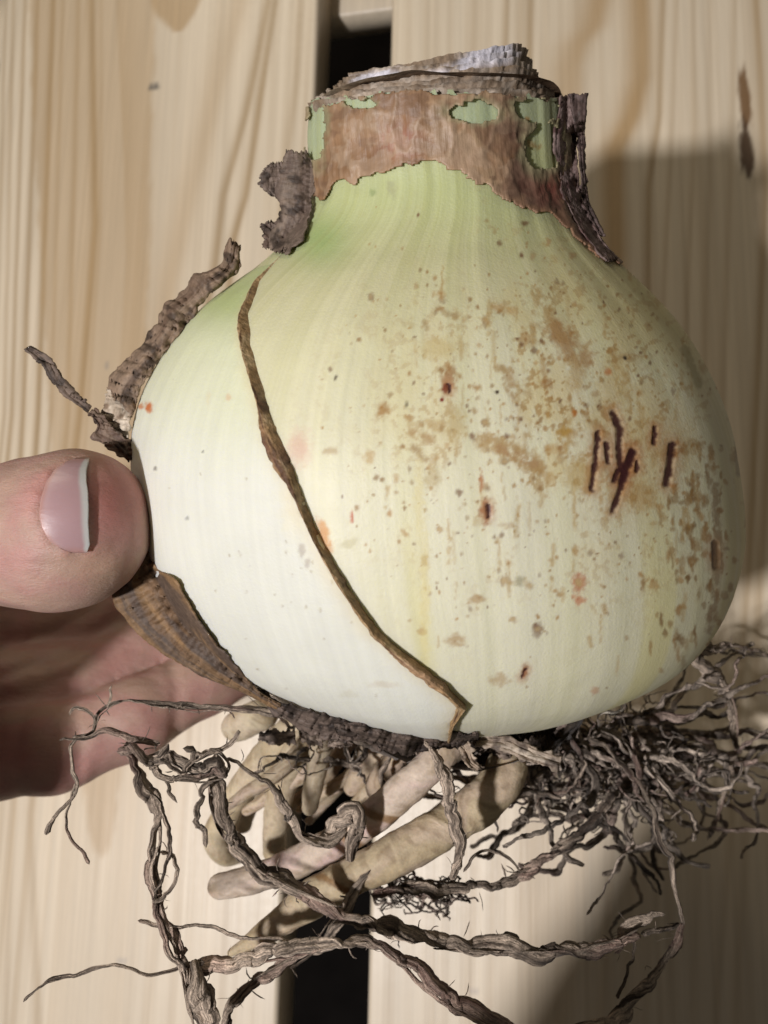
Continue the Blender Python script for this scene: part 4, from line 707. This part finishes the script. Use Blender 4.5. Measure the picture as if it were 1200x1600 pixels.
sm = hand.modifiers.new('smooth', 'CORRECTIVE_SMOOTH') if False else hand.modifiers.new('subdiv', 'SUBSURF'); sm.levels = sm.render_levels = 1
# thumb nail, lying in its bed
ny, nx = 46, 34; yv = np.linspace(717, 863, ny); w = np.linspace(0, 1, nx); XL = np.interp(yv, NAIL_L[:, 0], NAIL_L[:, 1]); XR = np.interp(yv, NAIL_R[:, 0], NAIL_R[:, 1])
NX = XL[:, None] * (1 - w) + (XR[:, None] + 3 * np.sin(yv[:, None] / 17)) * w; NY = np.broadcast_to(yv[:, None], NX.shape)
dirs = np.stack([(NX - CX) / F, -(NY - CY) / F, -np.ones_like(NX)], -1); t = np.full(NX.shape, .118)
for _ in range(50): t = t + hand_sdf(dirs * t[..., None]) * .8
ts = t.copy()
for _ in range(3): ts[1:-1, 1:-1] = (ts[:-2, 1:-1] + ts[2:, 1:-1] + ts[1:-1, :-2] + ts[1:-1, 2:]) / 4
ts = ts - .00002 - .00040 * np.sin(np.clip((NY - 717) / 146, 0, 1) * math.pi) - .00022 * w[None, :] ** 2
VN = to_world(dirs * ts[..., None])
c = mixc(np.broadcast_to(np.array([.39, .245, .25]), NX.shape + (3,)).copy(), [.47, .33, .32], .5 * sstep(.3, .0, np.broadcast_to(w, NX.shape)))
fe = np.broadcast_to(w, NX.shape) - (.80 + .06 * np.sin(yv[:, None] / 40.)); bd = np.minimum(np.minimum((NX - XL[:, None]), (NY - 717) * .8), (863 - NY) * .8); c = mixc(c, [.38, .20, .17], .8 * sstep(10, 0, bd)); c = mixc(c, [.47, .455, .43], sstep(-.06, .08, fe) * sstep(0, 10, np.minimum(NY - 714, 866 - NY)))
link('thumb_nail', VN.reshape(-1, 3), grid_faces(ny, nx), MAT['nail'], hand, c.reshape(-1, 3))['label'] = 'pink nail with a white free edge'
solidify(bpy.data.objects['thumb_nail'], .0005, 0)

for o in bpy.data.objects:
    if '_base' in o: del o['_base']

# ------------------------------------------------------------------ an unseen sleeved forearm added between lamp and planks, to shadow the lower right
SH = np.array([.37, .49]) * 1.0
def sleeve():
    z0, z1 = .20, .24; n, m = 90, 40
    a = np.array([.081, -.036]); b = a + np.array([-.447, -.894]) * .30
    la = LAMP
    def up(q, z): return q + (la[:2] - q) * z / la[2]      # a shadow point on the planks lifted along the ray to the lamp
    A0 = np.r_[up(a, z0), z0]; B0 = np.r_[up(b, z1), z1]; k = np.linspace(0, 1, n); q = A0 + (B0 - A0) * k[:, None]
    T = (B0 - A0) / np.linalg.norm(B0 - A0); U = np.cross(T, [0, 0, 1.]); U /= np.linalg.norm(U); W_ = np.cross(U, T)
    R = (.034 + .014 * k) * np.sqrt(np.clip(k / .08, 0, 1)) ; ph = np.linspace(0, 2 * math.pi, m, endpoint=False); K, PH = np.meshgrid(k, ph, indexing='ij')
    fold = 1 + .10 * (fbm(np.stack([np.cos(PH) * 1.5, np.sin(PH) * 1.5, K * 9], -1), 400, 3) - .5)
    Vs = q[:, None] + (U * np.cos(PH)[..., None] + W_ * np.sin(PH)[..., None] * .8) * (R[:, None] * fold)[..., None]
    o = link('shading_forearm', Vs.reshape(-1, 3), grid_faces(n, m, True), material('dark_knit', .9, .1, color=(.05, .05, .06), bumps=(('obj', (900, 900, 900), .4, .0008, 3),)), None, None, base=B0)
    tag(o, 'dark sleeved forearm added outside the frame to shade the lower right', 'forearm')
sleeve()
for o in bpy.data.objects:
    if '_base' in o: del o['_base']
